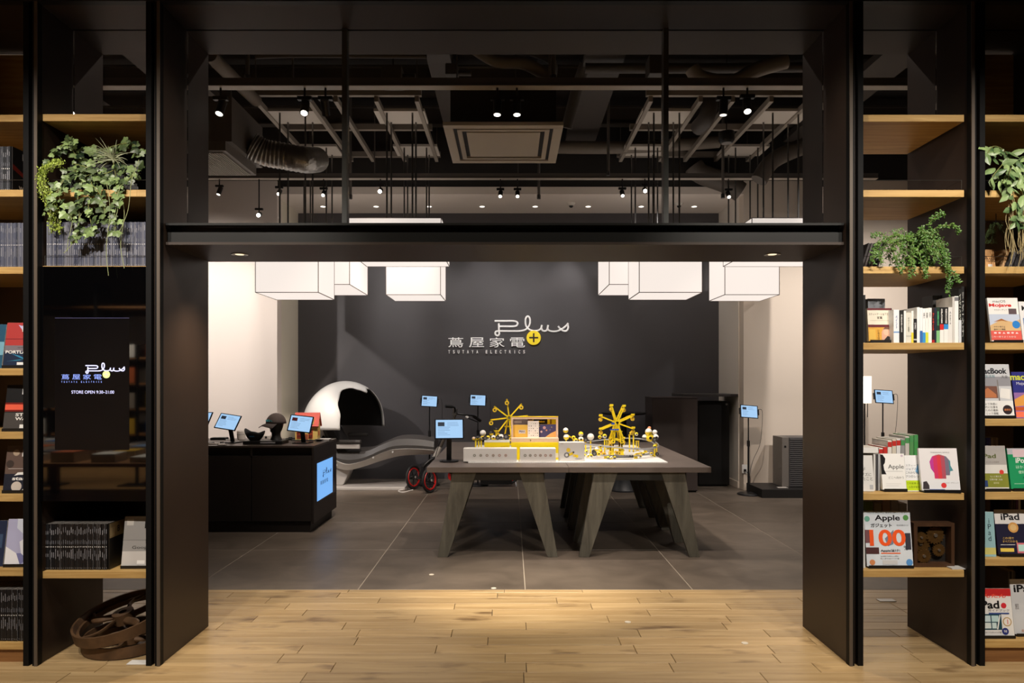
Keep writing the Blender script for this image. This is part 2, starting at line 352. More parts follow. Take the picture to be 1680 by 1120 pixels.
for z in ZR2: board(br, *RX2, z)
for bc, x, z in ((bl, LX, Z1[1]), (bl, LX, Z1[2]), (bl, LX2, Z2[1]), (br, RX, ZR1[1]), (br, RX, ZR1[2]), (br, RX2, ZR2[1]), (br, RX2, ZR2[2])):
    rail(bc, x[0]+.006, x[1]-.018, z)
for bc, x, z in ((bl, LX2, Z2[-1]), (br, RX2, ZR2[-1])):
    p, q = LB(bc, (x[0]+.002, 3.66, 0), (x[1]-.002, 3.70, z-.038)); MB().box(p, q, OAKD).build('plinth', bc)
DB = mat((58, 44, 34), .6)
def back(bc, x, z0, z1, m): p, q = LB(bc, (x[0]+.003, 4.172, z0), (x[1]-.003, 4.188, z1)); MB().box(p, q, m).build('back_panel', bc)
back(bl, LX, .49, 2.86, DB); back(bl, LX2, 0.11, Z2[0]-.04, mat((104, 88, 74), .6)); back(bl, LX2, Z2[0], 3.44, OAK)
back(br, RX2, 0.11, ZR2[0]-.04, mat((104, 88, 74), .6)); back(br, RX2, ZR2[0], 3.44, OAK)
# ---------------- ceiling of the shop: frames, rods, ducts, tracks ----------------
FR = mat((150, 140, 128), .5)
ZF = 4.44
def frame(xs, side, label):
    t = thing('ceiling_frame', label, 'frame', (xs[2], 8.35, ZF))
    def pb(n, a, b): part(n, a, b, FR, t)
    for x in xs: pb('frame_rail', (x-.022, 7.35, ZF), (x+.022, 9.37, ZF+.06))
    for y in (7.33, 8.33, 9.33): pb('cross_rail', (xs[0]-.05, y, ZF+.06), (xs[-1]+.05, y+.05, ZF+.13))
    for x in (xs[0], xs[-1]):
        for y in (7.36, 9.36): part('hanger', (x-.005, y-.005, ZF+.13), (x+.005, y+.005, 5.2), mat((90, 84, 78), .5), t)
    return t
frame([-2.70, -2.14, -1.85, -1.42, -.99], 0, 'grey steel ceiling frame above the lanterns on the left')
frame([1.49, 2.02, 2.36, 2.77, 3.20], 1, 'grey steel ceiling frame above the lanterns on the right')
LAMPM = mat((90, 86, 82), .7, emit=.95, ecol=(255, 242, 232)); WIRE = mat((96, 84, 78), .6); ROD = mat((120, 118, 116), .25, .8)
def lantern(x, y, s, z0, h, label):
    t = thing('pendant_lantern', label, 'lamp', (x, y, z0), group='box lanterns')
    a = s/2; sh = MB().box((-a, -a, 0), (a, a, h), LAMPM).build('shade', t)
    r = .0035; wm = MB()
    for sx in (-a, a):
        for sy in (-a, a): wm.box((sx-r, sy-r, -r), (sx+r, sy+r, h+r), WIRE)
    for z in (0, h):
        for q in (-a, a): wm.box((-a-r, q-r, z-r), (a+r, q+r, z+r), WIRE); wm.box((q-r, -a-r, z-r), (q+r, a+r, z+r), WIRE)
    wm.build('wire_frame', t)
    zp = ZF+.02-z0
    MB().box((-.28, -.19, zp), (.28, .19, zp+.03), mat((205, 196, 184), .6)).build('ceiling_plate', t)
    for sx in (-.142, .142):
        for sy in (-.142, .142): MB().cyl((sx, sy, h), (sx, sy, zp), .0105, ROD, n=8).build('rod', t)
    del t['group']
lantern(-2.418, 7.85, .68, 2.441, .63, 'cube box lantern at far left, front of the left group')
lantern(-1.228, 7.85, .993, 2.859, .35, 'broad flat box lantern just left of centre, under the beam edge')
lantern(-2.49, 9.0, 1.06, 2.66, .6, 'large box lantern partly behind the cube lantern at far left')
lantern(-1.21, 9.0, .68, 2.559, .6, 'small cube lantern behind the flat one, left of the wall sign')
lantern(1.738, 7.85, .68, 2.441, .63, 'cube box lantern right of the wall sign, front one')
lantern(3.06, 7.85, .993, 2.859, .35, 'broad flat box lantern at far right above the small cube one')
lantern(1.74, 9.0, 1.06, 2.66, .6, 'large box lantern behind the cube one right of the wall sign')
lantern(3.02, 9.0, .68, 2.559, .6, 'small cube lantern at far right under the flat lantern')
# air conditioner cassette
ac = thing('ceiling_cassette', 'square ceiling air conditioner cassette in the middle of the void', 'air conditioner', (-.055, 5.93, 3.49))
PAN = mat((188, 178, 164), .5)
def ringbox(mb, s, i, z0, z1, m):
    mb.box((-s, -s, z0), (s, -i, z1), m).box((-s, i, z0), (s, s, z1), m).box((-s, -i, z0), (-i, i, z1), m).box((i, -i, z0), (s, i, z1), m)
q = MB(); ringbox(q, .475, .40, 0, .03, PAN); q.build('outer_frame', ac, bevel=.003)
q = MB(); ringbox(q, .40, .372, .012, .04, mat((30, 28, 27), .6)); q.build('air_slot', ac)
q = MB(); ringbox(q, .372, .335, .002, .03, PAN); q.build('louvre', ac)
MB().box((-.30, -.30, .004), (.30, .30, .03), PAN).build('intake_panel', ac, bevel=.003)
q = MB(); ringbox(q, .335, .30, .02, .04, mat((30, 28, 27), .6)); q.build('panel_gap', ac)
MB().box((-.42, -.42, .04), (.42, .42, .32), VOID).build('housing', ac)
for sx in (-.4, .4): MB().cyl((sx, 0, .3), (sx, 0, 1.71), .006, mat((90, 84, 78), .5), n=6).build('hanger', ac)
# lighting tracks and their heads
TRK = mat((92, 86, 80), .45)
def track(y, z, x0, x1, label):
    t = thing('lighting_track', label, 'track', ((x0+x1)/2, y, z)); part('channel', (x0, y-.03, z), (x1, y+.03, z+.06), TRK, t)
    part('lip', (x0, y-.04, z-.006), (x1, y+.04, z), mat((170, 160, 148), .4), t)
    for k in range(5):
        x = x0+(x1-x0)*(k+.5)/5; part('hanger', (x-.006, y-.006, z+.06), (x+.006, y+.006, 5.2), TRK, t)
ZT = PZ(143, 5.3)
track(5.3, ZT, -4.6, 5.2, 'front lighting track crossing the ceiling void')
track(8.7, PZ(293, 8.7), -4.4, 4.6, 'rear lighting track crossing in front of the soffit')
def tstruct(px, py, Y, tx, ty, tz, ztrack, label, e=8, s=1.0):
    top = P(px, py, Y); x, y, z = top
    t = thing('track_spotlight', label, 'spotlight', (x, Y, z)); 
    MB().box((-.06*s, -.02*s, .07*s), (.06*s, .02*s, .10*s), BLK).build('adapter', t)
    MB().cyl((0, 0, .02*s), (0, 0, max(ztrack-z, .08*s)), .008, BLK, n=8).build('stem', t)
    d = (Vector((tx, ty, tz))-top).normalized()
    MB().cyl(-d*.07*s, d*.055*s, .036*s, BLKM, n=16).build('lamp_head', t)
    MB().cyl(d*.0551*s, d*.057*s, .028*s, mat((255, 246, 230), .5, emit=e), n=16).build('lens', t)
rows = [(362, 178, 5.3, -2.6, 4.0, 0, ZT, 'track spotlight at far left of the front track'), (500, 178, 5.3, -1.4, 3.4, 0, ZT, 'second track spotlight from the left on the front track'),
 (534, 178, 5.3, -1.5, 8, 0, ZT, 'third track spotlight from the left, pointing straight down'), (816, 178, 5.3, -.2, 5, 0, ZT, 'left of the two central spotlights on the front track'),
 (848, 178, 5.3, .1, 5, 0, ZT, 'right of the two central spotlights on the front track'), (1187, 178, 5.3, 1.5, 5.4, 0, ZT, 'spotlight on the right of the front track tilted down to the left'),
 (1226, 175, 5.3, 1.4, 3.6, 0, ZT, 'bright rightmost spotlight on the front track')]
rows2 = [(360, 314, 8.7, -4.4, 7.5, 0, 'spotlight on the rear track in front of the left white wall'), (458, 316, 8.7, -2.6, 5, 1, 'small spotlight on the rear track above the left lantern'),
 (531, 318, 8.7, -2.2, 5, 1, 'small spotlight on the rear track left of the glazing bar'), (624, 313, 8.7, -1.5, 3.0, 1.2, 'bright rear spotlight just right of the left glazing bar'),
 (821, 319, 8.7, -.3, 6, 1, 'rear track spotlight below the cassette, left one of a pair'), (849, 319, 8.7, .1, 6, 1, 'rear track spotlight below the cassette, right one of a pair'),
 (1021, 318, 8.7, 1.4, 6, 1, 'rear track spotlight left of the right glazing bar'), (1058, 312, 8.7, 1.2, 3.4, 1.2, 'bright rear spotlight beside the right glazing bar'),
 (1195, 320, 8.7, 2.6, 6, 1, 'small rear track spotlight by the right wall corner'), (425, 352, 8.7, -2.2, 3.2, 1.3, 'bright low spotlight shining out beside the left wall')]
for a in rows: tstruct(*a[:3], a[3], a[4], a[5], a[6]+.0, a[7], 10 if a[0] in (362, 500, 816, 848, 1226) else 3, .9)
for a in rows2: tstruct(*a[:3], a[3], a[4], a[5], PZ(293, 8.7), a[6], 30 if a[0] in (624, 1058, 425) else 3, .8)
for i, px in enumerate((530, 617, 704, 791, 878, 965, 1052, 1139)):
    x = PX(px, 10.1); t = thing('recessed_downlight', '%s of the eight small downlights in the white soffit' % ('leftmost', 'second from the left', 'third from the left', 'fourth from the left', 'fourth from the right', 'third from the right', 'second from the right', 'rightmost')[i], 'downlight', (x, 10.1, 4.02), group='soffit downlights over the dark wall')
    MB().lathe([(.036, -.001), (.05, -.004), (.053, 0)], mat((220, 214, 206), .5), 20).build('trim_ring', t)
    MB().cyl((0, 0, -.0005), (0, 0, -.002), .036, mat((255, 244, 226), .5, emit=5), n=16).build('lens', t)
for px, lab in ((937, 'domed security camera on the soffit right of the cassette'), (1114, 'domed security camera on the soffit near the right glazing bar')):
    x = PX(px, 9.9); t = thing('dome_camera', lab, 'camera', (x, 9.9, 4.02)); MB().lathe([(0, -.045), (.03, -.04), (.05, -.02), (.062, 0)], mat((215, 208, 198), .4), 18).build('housing', t)
    MB().sph((0, 0, -.035), .032, mat((15, 15, 16), .1)).build('dome', t)
t = thing('ceiling_speaker', 'round black ceiling speaker hanging under the right ceiling frame', 'speaker', P(1192, 226, 7.6))
MB().lathe([(0, -.06), (.06, -.06), (.085, -.03), (.085, .06), (0, .06)], BLK, 24).build('housing', t); MB().lathe([(0, -.066), (.055, -.062)], mat((110, 104, 98), .4), 20).build('grille', t)
MB().cyl((0, 0, .06), (0, 0, 1.05), .006, BLK, n=6).build('stem', t)
# air handling box with grille and silver duct
ah = thing('air_handler', 'grey air handling box with a bottom grille at the upper left', 'duct unit', (PX(362, 6.85), 6.85, PZ(235, 6.5)))
ax, ay, az = ah.location
MB().box((-.55, -.4, .0), (.27, .4, .42), mat((96, 90, 84), .55)).build('cabinet', ah)
MB().box((-.57, -.42, -.09), (.22, .36, 0), mat((104, 98, 92), .55)).build('grille_frame', ah)
q = MB()
for k in range(30): q.box((-.53+k*.024, -.38, -.105), (-.52+k*.024, .32, -.091), mat((150, 142, 132), .5))
o = q.build('grille_blades', ah); o['kind'] = 'stuff'
pts = smooth_path([P(412, 238, 6.9), P(434, 250, 6.95), P(465, 256, 7.0), P(500, 262, 7.05), P(520, 262, 7.5)], 14)
FOIL = mat((150, 146, 140), .3, .8, bump=.8, scale=30)
q = MB(); q.tube(pts, .13, FOIL, 20, rr=[.13*(1+.04*math.sin(i*2.1)) for i in range(len(pts))]); tag(q.build('flexible_duct'), 'wrinkled silver flexible duct leading from the grey air handling box', 'duct')
PIPE = mat((120, 110, 98), .6); PIPED = mat((66, 60, 55), .6)
def pipe(pts, r, m, label, name='ceiling_pipe'):
    return tag(MB().tube(smooth_path(pts, 6) if len(pts) > 2 else pts, r, m, 12).build(name), label, 'pipe')
pipe([P(345, 90, 5.4), P(372, 118, 5.7), P(420, 165, 6.5)], .055, PIPE, 'thick pale pipe slanting down from the top left corner')
pipe([P(780, 80, 5.4), P(815, 100, 5.5), P(860, 104, 5.6), P(905, 128, 5.7)], .05, PIPE, 'curved pale pipe above the middle of the front track')
pipe([P(870, 84, 5.6), P(905, 100, 5.7), P(907, 125, 5.8)], .035, PIPED, 'short bent pipe meeting the curved pale pipe')
pipe([P(960, 105, 7.2), P(945, 150, 7.3), P(930, 210, 7.4)], .06, PIPED, 'slanting dark pipe right of the cassette')
pipe([P(960, 112, 7.0), P(1040, 112, 7.0), P(1160, 112, 7.0), P(1330, 110, 7.0)], .05, PIPED, 'horizontal dark pipe high at the right')
pipe([P(1135, 112, 6.6), P(1150, 128, 6.6), P(1200, 135, 6.6), P(1240, 115, 6.6), P(1290, 100, 6.6)], .07, PIPE, 'sagging insulated pipe at the upper right')
pipe([P(880, 241, 9.0), P(1000, 242, 9.0), P(1100, 238, 9.0), P(1180, 232, 9.0)], .08, PIPE, 'pale insulated pipe running behind the cassette')
pipe([P(1165, 160, 7.6), P(1160, 190, 7.6), P(1145, 210, 7.8)], .09, PIPED, 'short hanging insulated pipe above the right frame')
pipe([P(1138, 272, 9.29), P(1150, 285, 9.29), P(1190, 300, 9.29), P(1215, 315, 9.29)], .13, mat((84, 76, 68), .6), 'fat insulated duct curving down by the right wall', 'insulated_duct')
pipe([P(1330, 235, 8.4), P(1270, 262, 8.43), P(1245, 296, 8.43)], .1, mat((84, 76, 68), .6), 'big grey duct sloping back at the far right', 'insulated_duct')
pipe([P(420, 92, 5.2), P(500, 90, 5.2), P(700, 92, 5.2)], .02, PIPED, 'thin conduit along the top left of the void')
def sprink(px, py, Y, lab):
    x, y, z = P(px, py, Y); t = thing('sprinkler', lab, 'sprinkler', (x, y, z)); MB().cyl((0,0,.03), (0,0,5.2-z), .018, mat((130, 124, 118), .35, .6), n=8).build('drop_pipe', t)
    MB().cyl((0,0,.0), (0,0,.05), .026, CHROME, n=10).build('head', t)
for a in ((406, 134, 5.6, 'chrome sprinkler drop at the upper left'), (908, 134, 5.6, 'chrome sprinkler drop above the cassette'), (575, 326, 9.0, 'sprinkler drop in front of the left soffit'),
          (884, 326, 9.0, 'sprinkler drop below the cassette'), (1186, 325, 8.55, 'sprinkler drop near the right wall'), (998, 288, 8.6, 'sprinkler drop right of centre at the rear track')): sprink(*a)
for i, (y, z, lab) in enumerate(((7.0, 4.95, 'dark steel joist nearest the glazing'), (8.0, 4.98, 'middle dark steel joist of the ceiling void'), (9.1, 4.95, 'dark steel joist nearest the back wall'))):
    tag(MB().box((XL, y-.06, z-.12), (XR, y+.06, z-.1), PIPED).box((XL, y-.01, z-.1), (XR, y+.01, z+.1), PIPED).box((XL, y-.06, z+.1), (XR, y+.06, z+.12), PIPED).build('ceiling_joist'), lab, 'joist')
for i, (x, w_, lab) in enumerate(((-.72, .12, 'dark cable tray left of the cassette'), (.95, .2, 'broad dark cable tray right of the cassette'), (-3.6, .25, 'dark cable tray at far left'), (3.9, .2, 'dark cable tray at far right'))):
    tag(MB().box((x-w_, 4.6, 4.72), (x+w_, 9.4, 4.74), PIPED).box((x-w_, 4.6, 4.74), (x-w_+.01, 9.4, 4.8), PIPED).box((x+w_-.01, 4.6, 4.74), (x+w_, 9.4, 4.8), PIPED).build('cable_tray'), lab, 'cable tray')

for px, py, pw, ph, Y, lab in ((846, 163, 18, 12, 7.6, 'pale control box above the cassette'), (880, 163, 14, 9, 7.8, 'small dark control box right of the pale one'), (645, 128, 16, 14, 6.6, 'dark junction box above the left part of the track'), (742, 120, 10, 9, 6.6, 'small junction box near the top of the void'), (1076, 112, 14, 16, 6.3, 'dark projector like box by the right glazing bar')):
    c = P(px, py, Y); hw_, hh_ = pw/F*Y, ph/F*Y; t = thing('junction_box', lab, 'box', (c.x, Y, c.z)); MB().box((-hw_, -.1, -hh_), (hw_, .1, hh_), PIPE if 'pale' in lab else PIPED).build('housing', t, bevel=.006); MB().cyl((0, 0, hh_), (0, 0, 5.2-c.z), .008, PIPED, n=6).build('hanger', t)
    MB().cyl((hw_, 0, 0), (hw_+.12, 0, 0), hh_*.5, PIPED, n=12).build('connector', t)

# ---------------- wall sign ----------------
SIGN_GLOW = mat((240, 236, 232), .5, emit=.25)  # emission added so unlit letters look struck by the spotlights
def plus_path(sc, o):   # script lettering traced as strokes, in sign units
    st = [[(640,184),(760,184),(850,184),(890,192),(905,214),(890,238),(850,246),(770,246),(695,246)],
          [(688,210),(688,250),(690,300),(694,328),(684,348),(664,350),(648,334),(650,312),(672,300),(760,300),(860,300),(930,299),(985,288),(1020,262),(1045,215),(1046,160),(1030,132),(1010,134),(996,162),(996,215),(1008,252),(1040,282),(1090,297),(1140,292),(1170,272),(1184,230)],
          [(1184,230),(1178,262),(1188,290),(1215,300),(1242,286),(1256,230)],
          [(1256,230),(1250,265),(1262,290),(1300,303),(1360,300),(1420,272),(1464,236),(1486,208)],
          [(1478,216),(1486,258),(1474,290),(1448,300),(1415,290),(1385,262),(1370,242)]]
    return [[(o[0]+(x-1000)*sc, o[1], o[2]-(y-300)*sc) for x, y in s] for s in st]
def logo(parent, ox, oz, y, k, mk_w, mk_y, mk_p, r, ext, mkan=None):
    """sign with origin at photo-crop point (1000,300), k metres per crop pixel"""
    q = MB()
    for s in plus_path(k, (ox, y-r*.4, oz)): q.tube(smooth_path(s, 5), r, mk_w, 8)
    q.build('script_lettering', parent)
    U = (1, 0, 0); V = (0, 0, 1)
    q = MB()
    for c, cx in zip('蔦屋家電', (193, 433, 668, 903)): q.text(c, (ox+(cx-1000)*k, y, oz-(430-300)*k), U, V, mkan or mk_w, h=112*k, w=172*k, bold=0, ext=ext)
    q.build('character_lettering', parent)
    q = MB()
    for i, c in enumerate('TSUTAYA ELECTRICS'):
        if c != ' ': q.text(c, (ox+(118+i*53.8-1000)*k, y, oz-(538-300)*k), U, V, mkan or mk_w, h=38*k, w=(20 if c != 'I' else 6)*k, bold=.01, ext=ext)
    q.build('small_lettering', parent)
    cx, cz = ox+(1089-1000)*k, oz-(377-300)*k
    q = MB(); q.cyl((cx, y, cz), (cx, y-ext*2-.002*k/.0013, cz), 82*k, mk_y, n=32); d = q.build('plus_disc', parent)
    e = y-ext*2-.0025*k/.0013
    MB().box((cx-9*k, e, cz-52*k), (cx+9*k, e+.001, cz+52*k), mk_p).box((cx-52*k, e-.0004, cz-9*k), (cx+52*k, e+.001, cz+9*k), mk_p).build('plus_mark', d)
ws = thing('wall_sign', 'white raised shop sign with yellow plus disc on the dark wall', 'sign', (0, 10.5, 1.9))
logo(ws, PX(720+1000/7, 10.47), PZ(500+300/7, 10.47)-1.9, -.012, 10.47/F/7, SIGN_GLOW, mat((250, 220, 40), .5, emit=.25), mat((40, 34, 20), .6), .0135, .012)  # yellow disc likewise carries a little added glow
# ---------------- tablets ----------------
SCR = mat((40, 60, 80), .3, emit=.95, ecol=(168, 208, 246)); SCRD = mat((30, 36, 44), .3, emit=.3, ecol=(70, 80, 100)); SCRL = mat((30, 40, 60), .3, emit=.5, ecol=(110, 140, 190))
def tablet_body(t, M, w=.25, h=.175, seed=0, red=False):
    rr = random.Random(seed)
    q = MB(); q.M = M; q.box((-w/2, -.004, -h/2), (w/2, .004, h/2), mat((16, 18, 30), .25)); b = q.build('tablet', t, bevel=.004)
    a, c = w/2-.013, h/2-.010
    q = MB(); q.M = M; q.box((-a, -.0052, -c), (a, -.0045, c), SCR); q.build('screen', b)
    q = MB(); q.M = M; y = -.0056
    q.add([(-a*.85, y, c*.3), (-a*.35, y, c*.3), (-a*.35, y, c*.75), (-a*.85, y, c*.75)], [(0,1,2,3)], mat((80, 20, 30), .5, emit=.1) if red else SCRD)
    for i in range(9):
        z = c*(.7-.17*i); x0 = a*(-.15 if i < 3 else -.85); L_ = a*rr.uniform(.5, .95)
        q.add([(x0, y, z-.0012), (x0+L_, y, z-.0012), (x0+L_, y, z+.0012), (x0, y, z+.0012)], [(0,1,2,3)], SCRL)
    q.build('screen_print', b)
    return b
def desk_tablet(px, py, Y, tilt, yaw, ztop, label, baseY=None, w=.25, seed=0, rect=True, lean=0, red=False):
    """tablet centre seen at (px,py); base stands on ztop"""
    c = P(px, py, Y); t = thing('tablet_stand', label, 'tablet', (c.x, Y, ztop), (0, 0, yaw))
    hz = c.z-ztop
    M = Matrix.Translation((0, 0, hz)) @ Matrix.Rotation(lean, 4, 'Y') @ Matrix.Rotation(-tilt, 4, 'X')
    tablet_body(t, M, w=w, h=w*.7, seed=seed, red=red)
    by = .07
    q = MB(); q.hexa([(-.022, by, .01), (.022, by, .01), (.022, by+.012, .01), (-.022, by+.012, .01), (-.022, .012, hz), (.022, .012, hz), (.022, .024, hz), (-.022, .024, hz)], BLKM); q.build('arm', t)
    q = MB()
    if rect: q.box((-.08, -.02, 0), (.08, .13, .012), BLKM)
    else: q.cyl((0, .04, 0), (0, .04, .012), .085, BLKM, n=28)
    q.build('base', t, bevel=.003)
    MB().cyl((.03, .02, hz), (.03, .035, hz), .012, BLK, n=10).cyl((-.06, -.0, .012), (-.06, -.0, .016), .008, CHROME, n=10).build('clamp_knob', t)
    return t
def floor_tablet(px, py, Y, yaw, label, w=.235, seed=0, cable=1, tilt=.25, roll=0):
    c = P(px, py, Y); t = thing('tablet_floor_stand', label, 'tablet stand', (c.x, Y, 0), (0, 0, yaw)); h = c.z
    MB().lathe([(0, .03), (.04, .03), (.14, .022), (.15, .012), (.15, 0), (0, 0)], BLKM, 32).build('base', t)
    MB().cyl((0, .02, .025), (0, .02, h*.62), .012, BLKM, n=12).cyl((0, .02, h*.6), (0, .02, h-.04), .008, BLKM, n=10).build('pole', t)
    MB().cyl((0, .02, h*.58), (0, .02, h*.65), .019, BLK, n=14).build('collar', t)
    M = Matrix.Translation((0, 0, h)) @ Matrix.Rotation(roll, 4, 'Y') @ Matrix.Rotation(-tilt, 4, 'X')
    tablet_body(t, M, w, w*.7, seed)
    q = MB(); q.M = M; q.box((-w/2-.012, -.006, -.04), (-w/2, .012, .04), BLK).box((w/2, -.006, -.04), (w/2+.012, .012, .04), BLK).box((-w/2, .005, -.01), (w/2, .014, .01), BLK); q.cyl((0, .01, 0), (0, .03, -.06), .014, BLK, n=10)
    q.build('clamp', t)
    if cable:
        q = MB(); pts = [(w/2+.01, 0, h+.03), (w/2+.06, .0, h-.02), (w/2+.05, .04, h*.62), (w/2-.02, .1, h*.4), (.05, .1, h*.2), (.06, .12, .03)]
        q.tube(smooth_path(pts, 8), .003, DGREY, 5); q.build('cable', t)
    return t
# ---------------- counter ----------------
CB = mat((34, 28, 25), .5, noise=.08, scale=4); CTZ = .849
ct = thing('display_counter', 'dark brown display counter with an open slot and a screen in its end', 'counter', (-2.5, 6.77, 0))
cp = lambda n, a, b, m, bv=0: part(n, a, b, m, ct, bv)
cx0, cx1 = -3.5, -1.916
cp('worktop', (cx0, 6.77, .829), (cx1, 7.65, CTZ), mat((66, 56, 50), .4, noise=.06, scale=5), .002)
cp('body', (cx0, 6.85, .10), (cx1-.02, 7.65, .829), CB)
cp('end_panel', (cx1-.02, 6.772, .09), (cx1, 7.65, .829), CB)
cp('plinth', (cx0, 6.80, 0), (cx1-.04, 7.6, .10), mat((30, 25, 22), .6))
xd = PX(412, 6.77); xd2 = xd-1.0
for a, b in ((cx0, xd2-.004), (xd2+.004, xd-.004), (xd+.004, cx1-.024)): cp('door', (a, 6.775, .11), (b, 6.80, .735), CB, .002)
for a in (xd2, xd): cp('divider', (a-.01, 6.775, .735), (a+.01, 6.85, .829), CB)
cp('slot_floor', (cx0, 6.775, .735), (cx1-.024, 6.85, .75), CB)
M_ = mat((30, 60, 110), .3, emit=1.0, ecol=(120, 180, 244))
x = cx1+.001
q = MB(); q.M = Matrix.Translation((-ct.location.x, -6.77, 0)); q.box((cx1-.001, 6.865, .27), (x, 7.60, .685), mat((24, 28, 46), .3)); q.build('screen_bezel', ct)
q = MB(); q.M = Matrix.Translation((-ct.location.x, -6.77, 0)); q.box((x, 6.88, .286), (x+.001, 7.48, .664), M_); sc = q.build('end_screen', ct)
q = MB(); q.M = Matrix.Translation((-ct.location.x, -6.77, 0)); dk = mat((20, 34, 60), .4)
q.text('蔦屋家電', (x+.0015, 7.14, .45), (0, 1, 0), (0, 0, 1), dk, h=.04, w=.30)
kk = .00038
for s in plus_path(kk, (0, 0, 0)):
    q.tube([(x+.0015, 7.22+p[0], .52+p[2]) for p in smooth_path(s, 4)], .004, dk, 5, flat=.3)
q.build('screen_lettering', sc)
desk_tablet(374, 692, 7.05, .55, -.25, CTZ, 'tilted tablet on a desk stand nearest the left edge of the counter', seed=1, lean=.12)
desk_tablet(493, 695, 7.0, .35, -.12, CTZ, 'tablet on a desk stand in front of the toy house', seed=2, lean=.1, red=True)
desk_tablet(327, 688, 6.95, .6, -.2, CTZ, 'tablet stand half hidden by the left pillar', seed=3)
def on_counter(px, py, Y): c = P(px, py, Y); return (c.x, Y, CTZ)
tr = tag(MB().box((-.195, -.1, 0), (.195, .12, .035), BLK).build('display_tray', loc=(PX(436, 7.0), 7.0, CTZ), bevel=.004), 'low black tray under the mannequin head and the folded cap', 'tray')
MB().box((-.02, -.1015, .012), (.13, -.1005, .026), mat((150, 150, 150), .5)).build('tray_label', tr)
TZ = CTZ+.0355
hd = thing('mannequin_head', 'black mannequin head wearing the baseball cap', 'mannequin', (PX(453, 7.05), 7.05, TZ), (0, 0, -.5))
q = MB(); BH = mat((18, 18, 18), .5)
q.lathe([(0, 0), (.058, 0), (.055, .01), (.046, .03), (.043, .06), (.047, .08), (.058, .10), (.066, .125), (.072, .15), (.076, .18), (.073, .21), (.055, .24), (0, .255)], BH, 20)
q.sph((0, -.064, .135), .016, BH, 8, 6, (.8, 1, 1.3)); q.sph((0, -.045, .098), .026, BH, 8, 6)
q.sph((.074, .005, .15), .014, BH, 8, 6, (.5, 1, 1.6)); q.sph((-.074, .005, .15), .014, BH, 8, 6, (.5, 1, 1.6)); q.build('head', hd)
cap = thing('baseball_cap', 'grey brown baseball cap with turquoise lettering on the mannequin head', 'cap', (hd.location.x, 7.05, TZ+.165), (0, 0, -.5))
CAPM = mat((72, 60, 56), .8, noise=.1, scale=60)
q = MB(); q.sph((0, 0, .0), .096, CAPM, 20, 12, (1, 1.1, 1.12), keep=lambda d: d.z > .002); o = q.build('crown', cap); s = o.modifiers.new('s', 'SOLIDIFY'); s.thickness = .003
q = MB(); n = 9; vs = []
for j, (rr_, dz) in enumerate(((1.0, 0.002), (1.45, -.004), (1.85, -.018))):
    for i in range(n+1):
        a = -PI/2+(i/n-.5)*2.0*(1-.16*j); vs.append((.088*rr_*math.cos(a)*(1 if j == 0 else .92), .096*rr_*math.sin(a), dz-.012*abs(i/n-.5)*4*(j/2)))
q.add(vs, [(j*(n+1)+i, j*(n+1)+i+1, (j+1)*(n+1)+i+1, (j+1)*(n+1)+i) for j in range(2) for i in range(n)], mat((60, 50, 46), .8), True)
o = q.build('brim', cap); s = o.modifiers.new('s', 'SOLIDIFY'); s.thickness = .004
MB().sph((0, 0, .1), .007, CAPM, 8, 5).build('button', cap)
MB().tube(smooth_path([(-.045+i*.0075, -.1035+.012*((i-6)/6)**2, .03+(.012 if i % 3 == 1 else -.004)*(1.6 if i == 7 else 1)) for i in range(13)], 4), .0028, mat((40, 170, 180), .5), 5, flat=.5).build('script_mark', cap)
mk = thing('folded_cap', 'black folded cap with a blue mark, lying open on the tray', 'cap', (PX(418, 6.98), 6.98, TZ))
q = MB(); n = 24; prof = [(.045, 0), (.07, .03), (.085, .06), (.092, .082)]; vs = []
for r_, z in prof:
    for i in range(n):
        a = 2*PI*i/n; pk = max(0, math.cos(a-PI))**6*.035*(z/.08)+.012*(z/.08)*math.sin(3*a)
        vs.append((r_*math.cos(a)*(1.12+pk*8*0), r_*math.sin(a)*.8, z+pk))
q.add(vs, [(j*n+i, j*n+(i+1) % n, (j+1)*n+(i+1) % n, (j+1)*n+i) for j in range(3) for i in range(n)]+[tuple(range(n))[::-1]], mat((20, 22, 24), .6), True)
o = q.build('fabric', mk); s = o.modifiers.new('s', 'SOLIDIFY'); s.thickness = .004
MB().tube(smooth_path([(-.03+i*.006, -.066-.004*(i % 2), .042+(.008 if i % 2 else -.004)) for i in range(9)], 4), .0022, mat((30, 110, 160), .5), 5, flat=.6).build('script_mark', mk)
# toy house
th = thing('toy_house', 'cream toy house with a red roof and small red windows', 'toy house', (PX(505, 7.42), 7.42, CTZ+.0005), (0, 0, .10))
CR = mat((238, 206, 120), .6); RR = mat((214, 88, 74), .6, noise=.08, scale=80)
MB().box((-.15, -.12, 0), (.16, .11, .012), DGREY).build('base', th)

